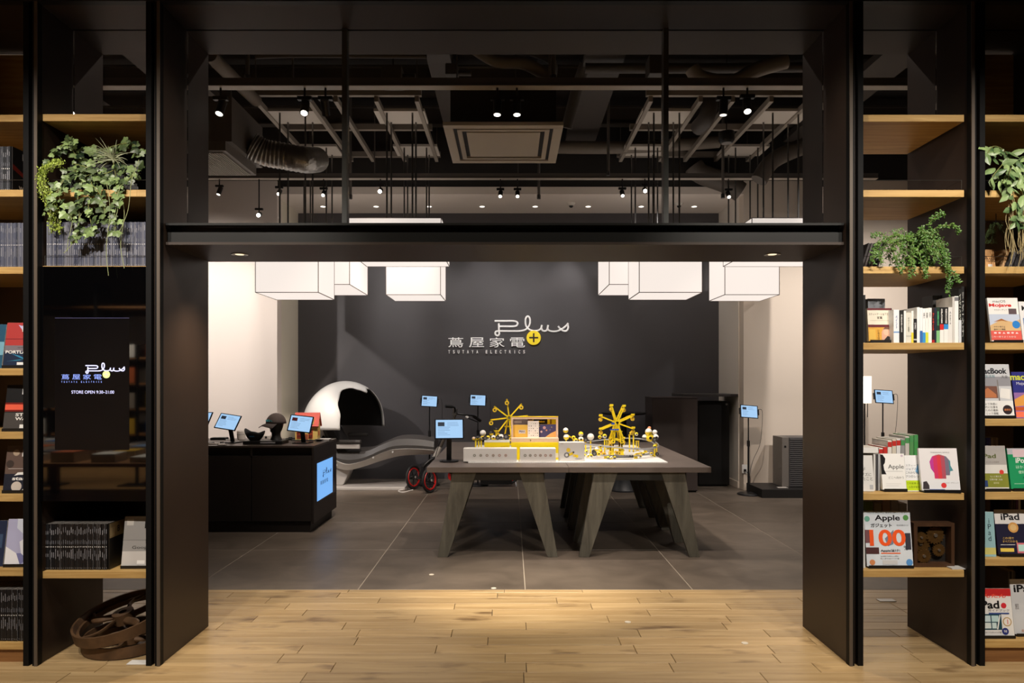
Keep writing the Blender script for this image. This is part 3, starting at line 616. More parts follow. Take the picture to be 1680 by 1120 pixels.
MB().prism([(-.085, .012), (.085, .012), (.085, .16), (0, .27), (-.085, .16)], CR, -.115, .115, 'yz').build('wall', th)
q = MB()
for s in (-1, 1): q.hexa([(-.13, s*.105, .143), (.13, s*.105, .143), (.13, s*.0, .282), (-.13, s*.0, .282), (-.13, s*.11, .153), (.13, s*.11, .153), (.13, s*.0, .295), (-.13, s*.0, .295)], RR)
q.build('roof', th)
q = MB(); q.box((.0, -.10, .175), (.08, -.05, .235), CR); dm = q.build('dormer', th)
q = MB()
for x in (.01, .046): q.box((x, -.1015, .185), (x+.024, -.1005, .222), mat((250, 226, 120), .5, emit=.2))
q.build('dormer_window', dm)
for x, z in ((-.075, .05), (.045, .05), (.045, .1), (-.075, .1)):
    wn = MB().box((x-.022, -.090, z-.022), (x+.022, -.085, z+.022), mat((190, 70, 50), .6)).build('window', th)
    MB().box((x-.014, -.0915, z-.014), (x-.002, -.0902, z+.014), mat((90, 50, 40), .5)).box((x+.002, -.0915, z-.014), (x+.014, -.0902, z+.014), mat((90, 50, 40), .5)).build('pane', wn)
MB().box((-.018, -.09, .012), (.018, -.085, .07), mat((170, 90, 60), .6)).build('door', th)
MB().box((.1155, -.03, .05), (.119, .02, .1), mat((214, 120, 80), .6)).build('side_window', th)
# small gadgets on the counter
def small(name, label, cat, px, Y, fn):
    t = thing(name, label, cat, (PX(px, Y), Y, CTZ)); fn(t); return t
small('charging_case', 'flat black charging case beside the leftmost tablet', 'case', 360, 7.5, lambda t: (MB().box((-.08, -.05, 0), (.08, .05, .022), BLK).build('case', t, bevel=.004), MB().box((-.07, -.04, .0222), (.07, .04, .024), DGREY).build('lid', t)))
def cupf(t):
    MB().lathe([(0, 0), (.04, 0), (.044, .02), (.046, .09), (.04, .095), (.04, .09), (0, .088)], mat((222, 214, 206), .5), 22).build('body', t)
    MB().lathe([(.0462, .055), (.048, .06), (.0462, .065)], mat((190, 184, 178), .5), 22).build('band', t)
small('round_speaker', 'small white round gadget between the tablet and the folded cap', 'gadget', 396, 7.5, cupf)
small('earphone_case', 'small white gadget with cable next to the mannequin head', 'gadget', 438, 7.45, lambda t: (MB().box((-.04, -.03, 0), (.04, .03, .05), mat((214, 208, 200), .5)).build('body', t, bevel=.006), MB().cyl((0, -.031, .03), (0, -.033, .03), .012, DGREY, n=12).build('button', t)))
small('charging_pad', 'black charging pad between the mannequin head and the tablet', 'charger', 481, 7.45, lambda t: (MB().box((-.07, -.05, 0), (.06, .05, .02), BLK).build('pad', t, bevel=.004), MB().cyl((-.03, 0, .02), (-.03, 0, .03), .02, DGREY, n=14).build('button', t)))
small('acrylic_riser', 'clear acrylic riser at the right end of the counter', 'riser', 531, 7.3, lambda t: (MB().box((-.07, -.05, .0), (-.066, .05, .02), mat((150, 146, 140), .2)).box((.066, -.05, 0), (.07, .05, .02), mat((150, 146, 140), .2)).build('leg', t), MB().box((-.075, -.055, .02), (.075, .055, .025), mat((120, 114, 108), .2)).build('top', t)))
tag(MB().tube(smooth_path([(PX(362, 6.95), 6.95, CTZ+.004), (PX(372, 7.1), 7.1, CTZ+.004), (PX(368, 7.2), 7.25, CTZ+.02), (PX(378, 7.4), 7.4, CTZ+.004), (PX(392, 7.3), 7.3, CTZ+.004)], 8), .004, mat((230, 228, 224), .5), 6).build('charging_cable'), 'white charging cable loose on the counter', 'cable')
for px, Y, lab in ((378, 6.9, 'clear acrylic price plate by the leftmost tablet'), (363, 7.0, 'small clear plate left of the leftmost tablet base')):
    tag(MB().box((-.04, -.025, 0), (.04, .025, .01), mat((170, 160, 150), .15)).build('price_plate', loc=(PX(px, Y)-.05, Y-.07, CTZ), bevel=.002), lab, 'price plate')
# ---------------- tables ----------------
TT = mat((98, 88, 82), .42, noise=.07, scale=5); LEGM = wood((66, 63, 54), (104, 100, 88), 14, 14, 1.6, .6, 0, .15, .3)
TZT = .761
def table(x0, x1, y0, y1, ylegs, label):
    t = thing('display_table', label, 'table', ((x0+x1)/2, (y0+y1)/2, 0)); ox, oy = t.location.x, t.location.y
    MB().box((x0-ox+.001, y0-oy, TZT-.046), (x1-ox-.001, y1-oy-.003, TZT), TT).build('table_top', t, bevel=.002)
    w = x1-x0
    for yl in ylegs:
        for s in (-1, 1):
            c = s*(w/2); A = lambda d: c-s*d
            poly = [(A(.09), 0), (A(.175), 0), (A(.415), TZT-.047), (A(.215), TZT-.047)]
            MB().prism(poly, LEGM, yl-oy, yl-oy+.045).build('leg', t, bevel=.002)
        MB().box((-w/2+.2, yl-oy+.006, TZT-.115), (w/2-.2, yl-oy+.04, TZT-.047), mat((34, 32, 28), .6)).build('apron', t)
table(-.70, .49, 5.80, 7.0, (5.83, 6.36, 6.90), 'grey table with splayed plank legs, front left of four pushed together')
table(.49, 1.683, 5.80, 7.0, (5.83, 6.36, 6.90), 'grey table with splayed plank legs, front right of four pushed together')
table(-.70, .49, 7.0, 8.2, (7.05, 7.52, 8.09), 'grey table with splayed plank legs, back left of four pushed together')
table(.49, 1.683, 7.0, 8.2, (7.05, 7.52, 8.09), 'grey table with splayed plank legs, back right of four pushed together')
Z0 = TZT+.0005
desk_tablet(737, 703.5, 6.15, .3, .12, Z0, 'tablet on a round black base at the left corner of the table', w=.262, seed=5, rect=False, lean=.0)
q = MB(); q.box((-.37, 6.1, 0), (1.385, 7.72, .008), mat((232, 232, 230), .5)); bp = q.build('base_plate', loc=(0, 0, Z0)); tag(bp, 'large white toy building plate covering the middle of the tables', 'building plate')
q = MB()
for i in range(88): q.box((-.368+i*.02, 6.093, .0), (-.358+i*.02, 6.0995, .008), mat((232, 232, 230), .5))
o = q.build('edge_tooth', bp); o['kind'] = 'stuff'
ZP = Z0+.0085
W2 = mat((226, 224, 220), .5)
def carton(x0, x1, label, Y=6.105, h=.118, d=.12):
    t = thing('white_carton', label, 'box', ((x0+x1)/2, Y+d/2, ZP), group=None); w = (x1-x0)/2
    MB().box((-w, -d/2, 0), (w, d/2, h), W2).build('carton', t, bevel=.004)
    q = MB(); y = -d/2-.0006; n = 6; st = w*1.08/n*1.0
    for i in range(n):
        cx = (i-(n-1)/2)*(.055 if w > .2 else .045); r_ = .0125
        m1 = mat((150+8*i, 150, 138), .6)
        q.lathe([(r_, -.0002), (r_-.002, -.0004), (r_*.5, -.0004), (r_*.4, -.0002)], m1, 14, (cx, y, h*.48), axis='y')
        if i % 2: q.box((cx-.006, y-.0005, h*.48-.006), (cx+.006, y-.0001, h*.48+.006), mat((172, 172, 160), .6))
    q.build('print', t)
    MB().box((-w*.1, -d*.2, h), (w*.15, -d*.12, h+.0006), mat((214, 190, 120), .6)).build('top_print', t)
    return t
carton(PX(760, 6.1), PX(848, 6.1), 'long white carton with a row of six grey discs, left one')
carton(PX(853, 6.1), PX(912, 6.1), 'shorter white carton with six grey discs, in front of the yellow case')
pc = thing('picture_carton', 'white carton printed with a yellow toy robot, right of the other cartons', 'box', (PX(938.5, 6.12), 6.2, ZP)); w_ = (PX(959, 6.12)-PX(917, 6.12))/2
MB().box((-w_, -.05, 0), (w_, .05, .168), mat((214, 212, 208), .5)).build('carton', pc, bevel=.003)
q = MB(); y = -.0508; q.text('MABOT', (-w_+.012, y, .155), (1,0,0), (0,0,1), DGREY, h=.006, align='l')
for x, z, r_, m in ((-.045, .055, .024, GREY), (-.03, .10, .018, YEL2), (-.02, .06, .012, YEL), (.0, .068, .013, YEL2), (.025, .05, .012, YEL2), (.045, .045, .014, YEL), (.015, .08, .008, DGREY)):
    q.cyl((x, y, z), (x, y-.0004, z), r_, m, n=16); 
q.cyl((-.045, y-.0005, .055), (-.045, y-.0008, .055), .012, W2, n=14); q.box((.03, y-.0005, .02), (.09, y-.0001, .024), GREY)
q.build('print', pc)
# yellow stand and the wooden display case
ys = thing('yellow_box', 'long bright yellow box behind the white cartons', 'box', (PX(877.5, 6.3), 6.3, ZP)); 
hw = (PX(917, 6.26)-PX(838.5, 6.26))/2; YB = mat((246, 222, 20), .45)
MB().box((-hw, -.03, 0), (hw, .16, .155), YB).build('box', ys, bevel=.002)
q = MB(); q.box((-hw+.004, -.0306, .02), (-hw+.035, -.030, .06), mat((230, 170, 60), .5)); q.box((hw-.035, -.0306, .02), (hw-.004, -.030, .06), mat((235, 228, 200), .5)); q.build('print', ys)
PINE = mat((226, 196, 168), .55, noise=.04, scale=30)
wc = thing('wooden_case', 'open pale wooden case with toy posters standing on the yellow box', 'display case', (ys.location.x, 6.34, ZP+.1555))
zb = .038; zt = PZ(683, 6.45)-wc.location.z; hb = hw
MB().box((-hb, -.06, 0), (hb, .06, zb), PINE).build('tray', wc, bevel=.002)
q = MB(); yb = .045; fr = .018
q.box((-hb, yb-.02, zb), (-hb+fr, yb+.02, zt), PINE).box((hb-fr, yb-.02, zb), (hb, yb+.02, zt), PINE).box((-hb+fr, yb-.02, zt-.02), (hb-fr, yb+.02, zt), PINE); q.build('lid_frame', wc)
MB().box((-hb+fr, yb+.012, zb), (hb-fr, yb+.02, zt-.02), mat((236, 206, 120), .6)).build('lid_panel', wc)
MB().box((-hb-.001, yb-.022, zt), (hb+.001, yb+.022, zt+.005), YB).build('top_edge', wc)
q = MB(); y = yb+.0115; X = lambda f: -hb+fr+(2*hb-2*fr)*f; Zc = lambda f: zb+(zt-.02-zb)*f
def rc(q, x0, x1, z0, z1, m, k=0): q.add([(X(x0), y-k*.0004, Zc(z0)), (X(x1), y-k*.0004, Zc(z0)), (X(x1), y-k*.0004, Zc(z1)), (X(x0), y-k*.0004, Zc(z1))], [(0,1,2,3)], m)
NAVY = mat((74, 72, 116), .6)
rc(q, 0, .36, .68, 1, mat((150, 146, 158), .5)); rc(q, .02, .2, .78, .9, mat((216, 216, 222), .5), 1); rc(q, .34, .45, .93, 1, mat((80, 30, 50), .5), 1)
rc(q, 0, .48, 0, .68, mat((246, 204, 92), .5)); rc(q, .13, .29, .2, .4, mat((232, 226, 222), .5), 1)
rc(q, .6, 1, 0, .7, NAVY, 1); rc(q, .48, .8, .72, 1, mat((24, 22, 16), .4), 1); rc(q, .8, 1, .72, 1, YB, 1); rc(q, .86, .9, .72, 1, mat((150, 110, 20), .5), 2)
q.add([(X(.75), y-.001, Zc(0)), (X(1), y-.001, Zc(0)), (X(1), y-.001, Zc(.35)), (X(.88), y-.001, Zc(.22))], [(0,1,2,3)], mat((244, 190, 110), .5))
for x, z, r_, m in ((.73, .52, .014, mat((214, 170, 170), .5)), (.66, .3, .01, mat((214, 190, 190), .5)), (.78, .38, .008, mat((220, 160, 120), .5)), (.9, .55, .004, YEL), (.62, .6, .003, YEL), (.86, .4, .003, W2)):
    q.cyl((X(x), y-.0012, Zc(z)), (X(x), y-.0016, Zc(z)), r_, m, n=14)
q.text('Mabot', (X(.66), y-.0012, Zc(.86)), (1,0,0), (0,0,1), YEL, h=.018, bold=.03); q.text('Mabot', (X(.21), y-.001, Zc(.33)), (1,0,0), (0,0,1), NAVY, w=.05, bold=.02); q.text('ボールロボット', (X(.21), y-.001, Zc(.26)), (1,0,0), (0,0,1), NAVY, w=.055)
q.build('poster', wc)
q = MB(); q.box((X(.34), yb-.012, Zc(.0)), (X(.6), yb-.010, Zc(.9)), mat((238, 234, 228), .5))
for i in range(5):
    for j in range(6):
        if (i*7+j*3) % 5: q.cyl((X(.375+.048*i), yb-.0121, Zc(.1+.13*j)), (X(.375+.048*i), yb-.0126, Zc(.1+.13*j)), .0022+.0012*((i+j) % 3), mat((60, 56, 66), .5), n=8)
q.build('parts_card', wc)
MB().cyl((-.04, -.0605, .02), (-.04, -.064, .02), .005, CHROME, n=8).build('latch', wc)
yl = thing('small_yellow_box', 'smaller yellow box with a white lid left of the wooden case', 'box', (PX(815.5, 6.3), 6.34, ZP)); hw2 = (PX(836.3, 6.26)-PX(794.5, 6.26))/2
MB().box((-hw2, -.08, 0), (hw2, .08, .158), YB).build('box', yl, bevel=.002); MB().box((-hw2, -.08, .158), (hw2, .08, .170), W2).build('lid', yl)
MB().add([(-hw2+.01, -.0805, .09), (hw2-.01, -.0805, .125), (hw2-.01, -.0805, .128), (-hw2+.01, -.0805, .093)], [(0,1,2,3)], mat((190, 160, 10), .5)).build('print', yl)
# ball robots
WB = mat((240, 238, 234), .35)
def ball(t, c, r, up=YEL, lo=WB, eye=True, name='ball'):
    q = MB(); q.sph(c, r, lo, 14, 10, keep=lambda d: d.z <= .0001*0+r*.05); q.sph(c, r, up, 14, 10, keep=lambda d: d.z > r*.05); o = q.build(name, t)
    if eye: MB().cyl((c[0], c[1]-r*.9, c[2]), (c[0], c[1]-r*1.04, c[2]), r*.36, BLK, n=10).build('socket', o)
def wheelp(t, c, r, wd=.02):
    o = MB().lathe([(r*.5, -wd/2), (r, -wd/2), (r*1.04, 0), (r, wd/2), (r*.5, wd/2)], DGREY, 18, c, 'y').build('wheel', t); MB().cyl((c[0], c[1]-wd*.5, c[2]), (c[0], c[1]+wd*.5, c[2]), r*.52, GREY, n=14).build('hub', o)
def beam(q, a, b, wd=.011, th=.008, m=YEL):
    a, b = Vector(a), Vector(b); d = (b-a).normalized(); n_ = Vector((0, 1, 0)); s = d.cross(n_).normalized()*wd/2; n_ = n_*th/2
    q.hexa([a-s-n_, a+s-n_, a+s+n_, a-s+n_, b-s-n_, b+s-n_, b+s+n_, b-s+n_], m); q.cyl(a-n_, a+n_, wd*.62, m, n=10); q.cyl(b-n_, b+n_, wd*.62, m, n=10); q.cyl(b-n_*1.15, b+n_*1.15, wd*.3, BLK, n=8)
def ferris(px, py, Y, R0, angs, double, z0, label, rg=.021):
    t = thing('toy_ferris_wheel', label, 'toy', (PX(px, Y), Y, z0)); hz = PZ(py, Y)-z0
    for k, a in enumerate(angs):
        a = math.radians(a)
        arm = None
        for dy in ((-.055, .055) if double else (0,)):
            q = MB(); e = Vector((math.cos(a)*R0, dy, hz+math.sin(a)*R0)); beam(q, (math.cos(a)*.02, dy, hz+math.sin(a)*.02), e, .013, .009, YEL); o = q.build('arm', t)
        g = MB(); c = (e.x, (-.03 if double else -.012), e.z-.03)
        if double: g.sph(c, rg, YEL2, 12, 8); g.cyl((e.x, -.05, e.z), (e.x, .05, e.z), .006, YEL, n=8); g.box((e.x-.016, -.055, e.z+.004), (e.x+.016, -.035, e.z+.02), YEL)
        else: g.lathe([(rg*.35, -.01), (rg, -.01), (rg, .01), (rg*.35, .01)], YEL2, 18, c, 'y'); g.cyl((c[0], c[1]-.011, c[2]), (c[0], c[1]+.011, c[2]), rg*.4, DGREY, n=10)
        g.build('gondola', t)
    q = MB()
    for dy in ((-.06, .06) if double else (.02, .06)):
        q.cyl((0, dy-.008, hz), (0, dy+.008, hz), .026, YEL, n=18); q.cyl((0, dy-.010, hz), (0, dy+.010, hz), .014, BLK, n=14); 
    q.cyl((0, -.07, hz), (0, .08, hz), .007, GREY, n=8); q.build('hub', t)
    for dy in ((-.075, .075) if double else (.05, .09)):
        for s in (-1, 1):
            q = MB(); beam(q, (s*.012, dy, hz-.01), (s*(.055 if double else .075), dy, .006), .013, .009)
            if double: beam(q, (s*.04, dy, hz*.6), (s*.04, dy, .006), .013, .009); q.cyl((s*.04, dy-.012, hz*.45), (s*.04, dy+.012, hz*.45), .018, YEL, n=14); q.cyl((s*.04, dy-.013, hz*.45), (s*.04, dy+.013, hz*.45), .007, BLK, n=8)
            q.build('tower_leg', t)
        for f in (.25, .5, .75): q = MB(); beam(q, (-.04, dy-.01, hz*f), (.04, dy-.01, hz*f), .01, .008); q.build('cross_beam', t)
    return t, hz
t1, hz = ferris(835.3, 685, 6.75, .176, (97, 48, 6, 143, 187, 232, 276, 320), False, ZP, 'yellow toy ferris wheel standing behind the wooden case')
MB().box((-.055, .03, .0), (.055, .11, .03), WB).build('base_block', t1)
t2, hz = ferris(1011, 693, 6.62, .165, (108, 66, 24, -20, 158, 203, 250, 292), True, ZP, 'double yellow toy ferris wheel at the right of the table')
BLU = mat((40, 80, 190), .4); q = MB()
for k in range(4): q.box((-.075+k*.022, -.10, hz-.066), (-.056+k*.022, -.085, hz-.054), BLU)
q.build('blue_connector', t2); MB().box((-.06, -.10, hz-.012), (-.03, -.08, hz+.004), BLU).build('blue_connector', t2)
q = MB()
for dx, dy, z in ((-.06, -.03, .03), (.06, .02, .05), (-.055, .03, .1), (.055, -.04, .12), (0, 0, .03), (.02, -.05, .03)): q.cyl((dx, dy-.03, z), (dx, dy+.03, z), .016, YEL2, n=12); q.cyl((dx, dy-.031, z), (dx, dy+.031, z), .006, BLK, n=8)
q.build('joint', t2)
# toy track around the ferris wheel
tk = thing('toy_track', 'grey oval toy track on yellow supports circling the double ferris wheel', 'toy track', (PX(1008, 6.75), 6.75, ZP))
for r0, z, nme in ((.36, .028, 'lower_rail'), (.40, .105, 'upper_rail')):
    for dr in (-.018, .018):
        q = MB(); q.tube([((r0+dr)*math.cos(2*PI*i/40), (r0+dr)*math.sin(2*PI*i/40)*1.15, z+(.02*math.sin(4*PI*i/40) if z > .1 else 0)) for i in range(40)], .005, mat((150, 150, 152), .4), 6, closed=True); q.build(nme, tk)
for i in range(16):
    a = 2*PI*i/16; hh = .028 if i % 2 else .10; rr_ = .36 if i % 2 else .40
    if not i % 2 and math.sin(a) < -.5: continue
    q = MB(); x, y = rr_*math.cos(a), rr_*math.sin(a)*1.15
    q.cyl((x-.01, y, 0), (x-.01, y, hh), .006, YEL, n=8); q.cyl((x+.012, y, 0), (x+.012, y, hh), .006, YEL, n=8); q.box((x-.02, y-.008, hh-.006), (x+.02, y+.008, hh+.002), YEL2); q.cyl((x, y-.02, .012), (x, y+.01, .012), .011, YEL, n=10); q.cyl((x, y-.021, .012), (x, y+.011, .012), .004, BLK, n=8)
    q.build('track_support', tk)
q = MB(); q.box((-.11, -.43, .012), (.11, -.40, .024), BLK)
for k in range(9): q.box((-.1+k*.0245, -.432, .026), (-.088+k*.0245, -.40, .034), DGREY)
q.build('rack', tk)
def robot(px, pz, Y, spec, label, name='ball_robot'):
    t = thing(name, label, 'toy robot', (PX(px, Y), Y, pz)); wheels = 0
    for s in spec:
        if s[0] == 'b': ball(t, s[1], s[2], *(s[3:] or ()))
        elif s[0] == 'w': wheelp(t, s[1], s[2])
        elif s[0] == 'l': q = MB(); beam(q, s[1], s[2], .013, .01, YEL); q.build('limb', t)
        elif s[0] == 'c': MB().cyl(s[1], s[2], s[3], s[4], n=14).build('joint', t)
    return t
BY = YEL
robot(1066, ZP+.125, 6.62, [('b', (0, 0, .045), .038, YEL, YEL), ('b', (-.012, -.005, .1), .034, WB, YEL, False), ('b', (.055, .03, .095), .024, WB, WB, False), ('b', (.06, .01, .05), .028, WB, GREY), ('b', (-.045, .01, .05), .026, WB, GREY, False), ('b', (.0, .02, .135), .017, mat((235, 150, 110), .4), YEL, False), ('w', (.04, -.02, .03), .022)], 'cluster robot of white and yellow balls riding the track at the right')
robot(864+30, ZP, 6.85, [('l', (0,0,0), (0, 0, .1)), ('b', (0, 0, .115), .022, WB, YEL, False), ('l', (0, 0, .14), (0, 0, .19)), ('b', (0, 0, .21), .028, WB, BLK), ('l', (.01, 0, .17), (.09, 0, .14)), ('b', (.05, -.005, .155), .018, YEL, YEL)], 'small white capped toy robot behind the right end of the wooden case')
robot(929, ZP+.0, 6.7, [('l', (0,0,0), (0, 0, .15)), ('b', (0, 0, .17), .028, WB, YEL, False), ('l', (.01, 0, .19), (.05, 0, .165)), ('b', (-.005, 0, .235), .026, WB, YEL, False), ('b', (.07, 0, .165), .02, YEL, YEL), ('l', (.07, 0, 0), (.07, 0, .15))], 'toy robot with a white cap and yellow arms right of the wooden case')
robot(953, ZP, 6.7, [('l', (0,0,0), (0, 0, .13)), ('b', (0, 0, .15), .026, WB, YEL), ('b', (.0, 0, .2), .024, YEL, WB, False), ('b', (-.05, 0, .14), .02, YEL, WB), ('l', (-.05, 0, 0), (-.05, 0, .13))], 'stacked ball robot behind the picture carton')
robot(969, ZP, 6.85, [('l', (0,0,0), (0, 0, .13)), ('b', (0, 0, .16), .034, WB, WB, False), ('w', (-.05, 0, .13), .02), ('l', (-.05, 0, 0), (-.05, 0, .12))], 'toy robot with a large white ball head by the track')
robot(985, ZP, 6.48, [('b', (0, 0, .06), .02, YEL, mat((226, 150, 30), .4), False), ('b', (-.03, 0, .03), .022), ('b', (.03, 0, .03), .022, mat((236, 170, 30), .4), YEL), ('w', (-.06, 0, .05), .02), ('b', (0, 0, .1), .02, YEL, YEL)], 'orange and yellow ball robot inside the track at its left')
robot(962, ZP, 6.4, [('b', (-.02, 0, .025), .018), ('b', (.02, 0, .025), .018, WB, YEL), ('b', (0, 0, .06), .017, YEL, WB)], 'small three ball robot at the left edge of the track')
zl = ZP+.171
robot(806, zl, 6.34, [('b', (-.03, 0, .022), .021, YEL), ('b', (.02, 0, .024), .022, WB, YEL), ('w', (-.055, -.02, .022), .019), ('b', (0, 0, .062), .02, BLK, YEL, False)], 'low wheeled robot on the left of the small yellow box lid')
robot(822, zl, 6.36, [('b', (0, 0, .028), .026, WB, GREY), ('w', (.045, 0, .03), .026), ('w', (-.03, -.03, .024), .02), ('b', (-.045, .03, .09), .024, BLK, YEL, False), ('l', (-.045, .03, .0), (-.045, .03, .075))], 'robot with a black and white helmet ball on the small yellow box')
robot(829, zl, 6.42, [('b', (0, 0, .022), .02, WB, WB, False), ('w', (.01, -.03, .025), .02)], 'white ball with a grey wheel at the right of the small yellow box lid')
robot(1036, ZP, 6.95, [('l', (-.02, 0, 0), (-.02, 0, .17)), ('l', (.02, 0, 0), (.02, 0, .17)), ('b', (0, 0, .19), .02, YEL, YEL2), ('b', (.05, 0, .18), .018, YEL, WB)], 'yellow two legged tower robot right of the double ferris wheel')
robot(992, ZP, 6.95, [('l', (0, 0, 0), (0, 0, .14)), ('b', (0, 0, .16), .022, YEL, WB), ('b', (-.05, 0, .15), .018, YEL, YEL2), ('c', (-.05, 0, .15), (0, 0, .15), .008, GREY)], 'yellow ball robot behind the left side of the double ferris wheel')
robot(1047, ZP, 6.38, [('b', (-.03, 0, .02), .017, YEL, WB), ('b', (.02, 0, .02), .017), ('l', (-.02, 0, .04), (.03, 0, .05)), ('b', (.05, 0, .045), .014, YEL, GREY)], 'flat grey and yellow robot at the right front of the track')
robot(1074, ZP, 6.5, [('l', (0, 0, 0), (0, 0, .09)), ('b', (0, 0, .10), .016, YEL, GREY), ('b', (-.03, 0, .03), .016), ('w', (.02, -.01, .03), .016)], 'small yellow post robot under the cluster robot')
robot(1003, ZP, 6.3, [('b', (-.03, 0, .016), .014, YEL, GREY), ('b', (.0, 0, .016), .014, WB, YEL), ('b', (.03, 0, .016), .014, YEL, GREY)], 'row of three tiny balls in front of the double ferris wheel')
robot(975, ZP, 6.32, [('b', (-.03, 0, .03), .02, YEL, WB), ('w', (.0, 0, .05), .022), ('b', (.04, 0, .05), .02, YEL2, YEL), ('b', (.02, 0, .09), .018, WB, YEL, False)], 'yellow and white rover with a grey wheel at the left front of the track')
rb = robot(786, ZP, 6.35, [('l', (-.035, 0, .03), (-.03, 0, .17)), ('l', (.0, 0, .03), (-.005, 0, .17)), ('l', (.02, 0, .03), (.02, 0, .17)), ('b', (-.05, 0, .185), .016, PINE, YEL, False), ('b', (-.012, 0, .19), .019, DGREY, YEL), ('b', (.035, 0, .235), .028, WB, WB, False), ('b', (.035, 0, .195), .022), ('c', (-.05, 0, .19), (.04, 0, .19), .009, GREY), ('w', (-.03, -.01, .02), .018), ('w', (.02, -.01, .02), .018)], 'standing yellow legged robot with a white ball head, leftmost on the plate')
# ---------------- bar table, cabinets, stands ----------------
bt = thing('bar_table', 'round black high table in front of the dark wall', 'bar table', (PX(1023.5, 9.4), 9.4, 0))
MB().lathe([(0, 0), (.2, 0), (.2, .02), (.19, .03), (.155, .24), (.14, .25), (0, .25)], mat((48, 50, 54), .4), 32).build('pedestal', bt)
MB().cyl((0, 0, .25), (0, 0, 1.03), .06, BLKM, n=20, r1=.03).build('column', bt)
MB().lathe([(0, 1.03), (.28, 1.03), (.3, 1.045), (.3, 1.055), (0, 1.055)], BLK, 36).build('table_top', bt)
CAB = mat((62, 53, 50), .5, noise=.05, scale=3)
cb = thing('tall_cabinet', 'tall plain dark brown cabinet at the right of the wall', 'cabinet', (2.19, 9.45, 0))
for n, a, b, m in (('body', (1.891, 9.23, .02), (2.493, 9.72, 1.25), CAB), ('door', (1.895, 9.212, .03), (2.489, 9.229, 1.245), CAB), ('top_panel', (1.889, 9.21, 1.25), (2.495, 9.73, 1.266), CAB), ('plinth', (1.91, 9.24, 0), (2.48, 9.7, .02), BLK)): part(n, a, b, m, cb, .0015)
fr = thing('black_cabinet', 'black cabinet with a round lock, right of the tall brown cabinet', 'cabinet', (2.87, 9.9, 0))
xf = (PX(1146, 9.74), PX(1197, 9.74)); zf = 1.195
for n, a, b, m in (('body', (xf[0], 9.76, .02), (xf[1], 10.2, zf), BLK), ('door', (xf[0]+.004, 9.735, .03), (xf[1]-.004, 9.759, zf-.005), mat((17, 16, 16), .35)), ('base', (xf[0]+.02, 9.78, 0), (xf[1]-.02, 10.15, .02), BLK)): part(n, a, b, m, fr, .003)
q = MB(); q.cyl((PX(1192, 9.73)-2.87, -.166, PZ(663, 9.73)), (PX(1192, 9.73)-2.87, -.172, PZ(663, 9.73)), .014, mat((150, 150, 150), .3, .5), n=16); q.build('lock', fr)
tag(MB().box((PX(1124, 9.45), 9.6, 0), (PX(1211, 9.6), 10.22, .035), mat((60, 56, 54), .35)).build('cabinet_slab', loc=(0, 0, 1.2665), bevel=.002), 'flat dark slab lying across the two cabinets', 'slab')
floor_tablet(1229, 675, 9.05, .12, 'tablet on a floor stand against the right white wall', seed=7, w=.245, roll=.08)
floor_tablet(704.5, 658, 9.85, .06, 'tablet on a pole behind the footrest of the lounge chair', seed=8, roll=.06)
floor_tablet(784, 656.5, 9.85, .05, 'tablet on a pole behind the handlebar of the tricycle', seed=9, roll=.04)
floor_tablet(1450, 650.5, 8.7, .1, 'tablet on a floor stand seen through the right bookcase', seed=10, w=.25, roll=.06)
so = thing('wall_socket', 'white wall socket with a black plug beside the tablet stand', 'socket', (PX(1214, 9.6)-.0, 9.41, PZ(769, 9.41)))
MB().box((-.035, -.004, -.06), (.035, .0, .06), W2).build('plate', so, bevel=.002); MB().box((-.015, -.03, -.03), (.015, -.004, .0), BLK).build('plug', so, bevel=.003)
tag(MB().tube(smooth_path([tuple(Vector(so.location)+Vector((0, -.03, -.015))), (so.location.x+.04, 9.33, .2), (so.location.x+.03, 9.28, .06), (so.location.x+.1, 9.22, .006), (PX(1229, 9.2)-.02, 9.21, .006)], 8), .004, BLK, 6).build('power_cable'), 'black power cable from the wall socket to the tablet stand', 'cable')
pl = tag(MB().box((PX(1240, 9.0), 8.78, 0), (4.5, 9.36, .11), mat((24, 22, 21), .5)).build('low_platform', bevel=.003), 'low black platform by the right wall carrying the ribbed grey tower', 'platform')
MB().box((PX(1277, 8.9), 8.9, .11), (PX(1293, 8.9), 8.97, .113), mat((190, 184, 176), .5)).build('price_card', pl)
tw = thing('ribbed_tower', 'grey ribbed tower appliance on the black platform by the right pillar', 'appliance', (3.9, 9.1, .1105)); RB = mat((74, 72, 72), .5)
x0 = PX(1296, 8.95)-3.9; zt = PZ(717, 9.0)-.11
MB().box((x0, -.13, 0), (.45, .2, zt), RB).build('body', tw, bevel=.003)
q = MB(); 
for k in range(24): q.box((x0+.008, -.142, .012+k*(zt-.02)/24), (.44, -.13, .012+(k+.62)*(zt-.02)/24), RB)
q.build('front_slats', tw)['kind'] = 'stuff'
MB().box((x0-.09, -.12, 0), (x0-.001, .2, zt), mat((104, 98, 92), .5)).build('side_panel', tw, bevel=.003); MB().cyl((x0-.05, -.121, zt-.12), (x0-.05, -.124, zt-.12), .014, BLK, n=12).build('vent_hole', tw)
fl_ = thing('floor_lamp', 'slim floor lamp with a glowing white cylinder shade, seen through the right bookcase', 'lamp', (PX(1417, 8.9), 8.9, 0))
MB().cyl((0, 0, PZ(661, 8.9)), (0, 0, PZ(617, 8.9)), .09, mat((255, 246, 226), .5, emit=1.3), n=28).build('shade', fl_); MB().cyl((.01, 0, .02), (.01, 0, PZ(661, 8.9)), .01, BLKM, n=10).build('pole', fl_)
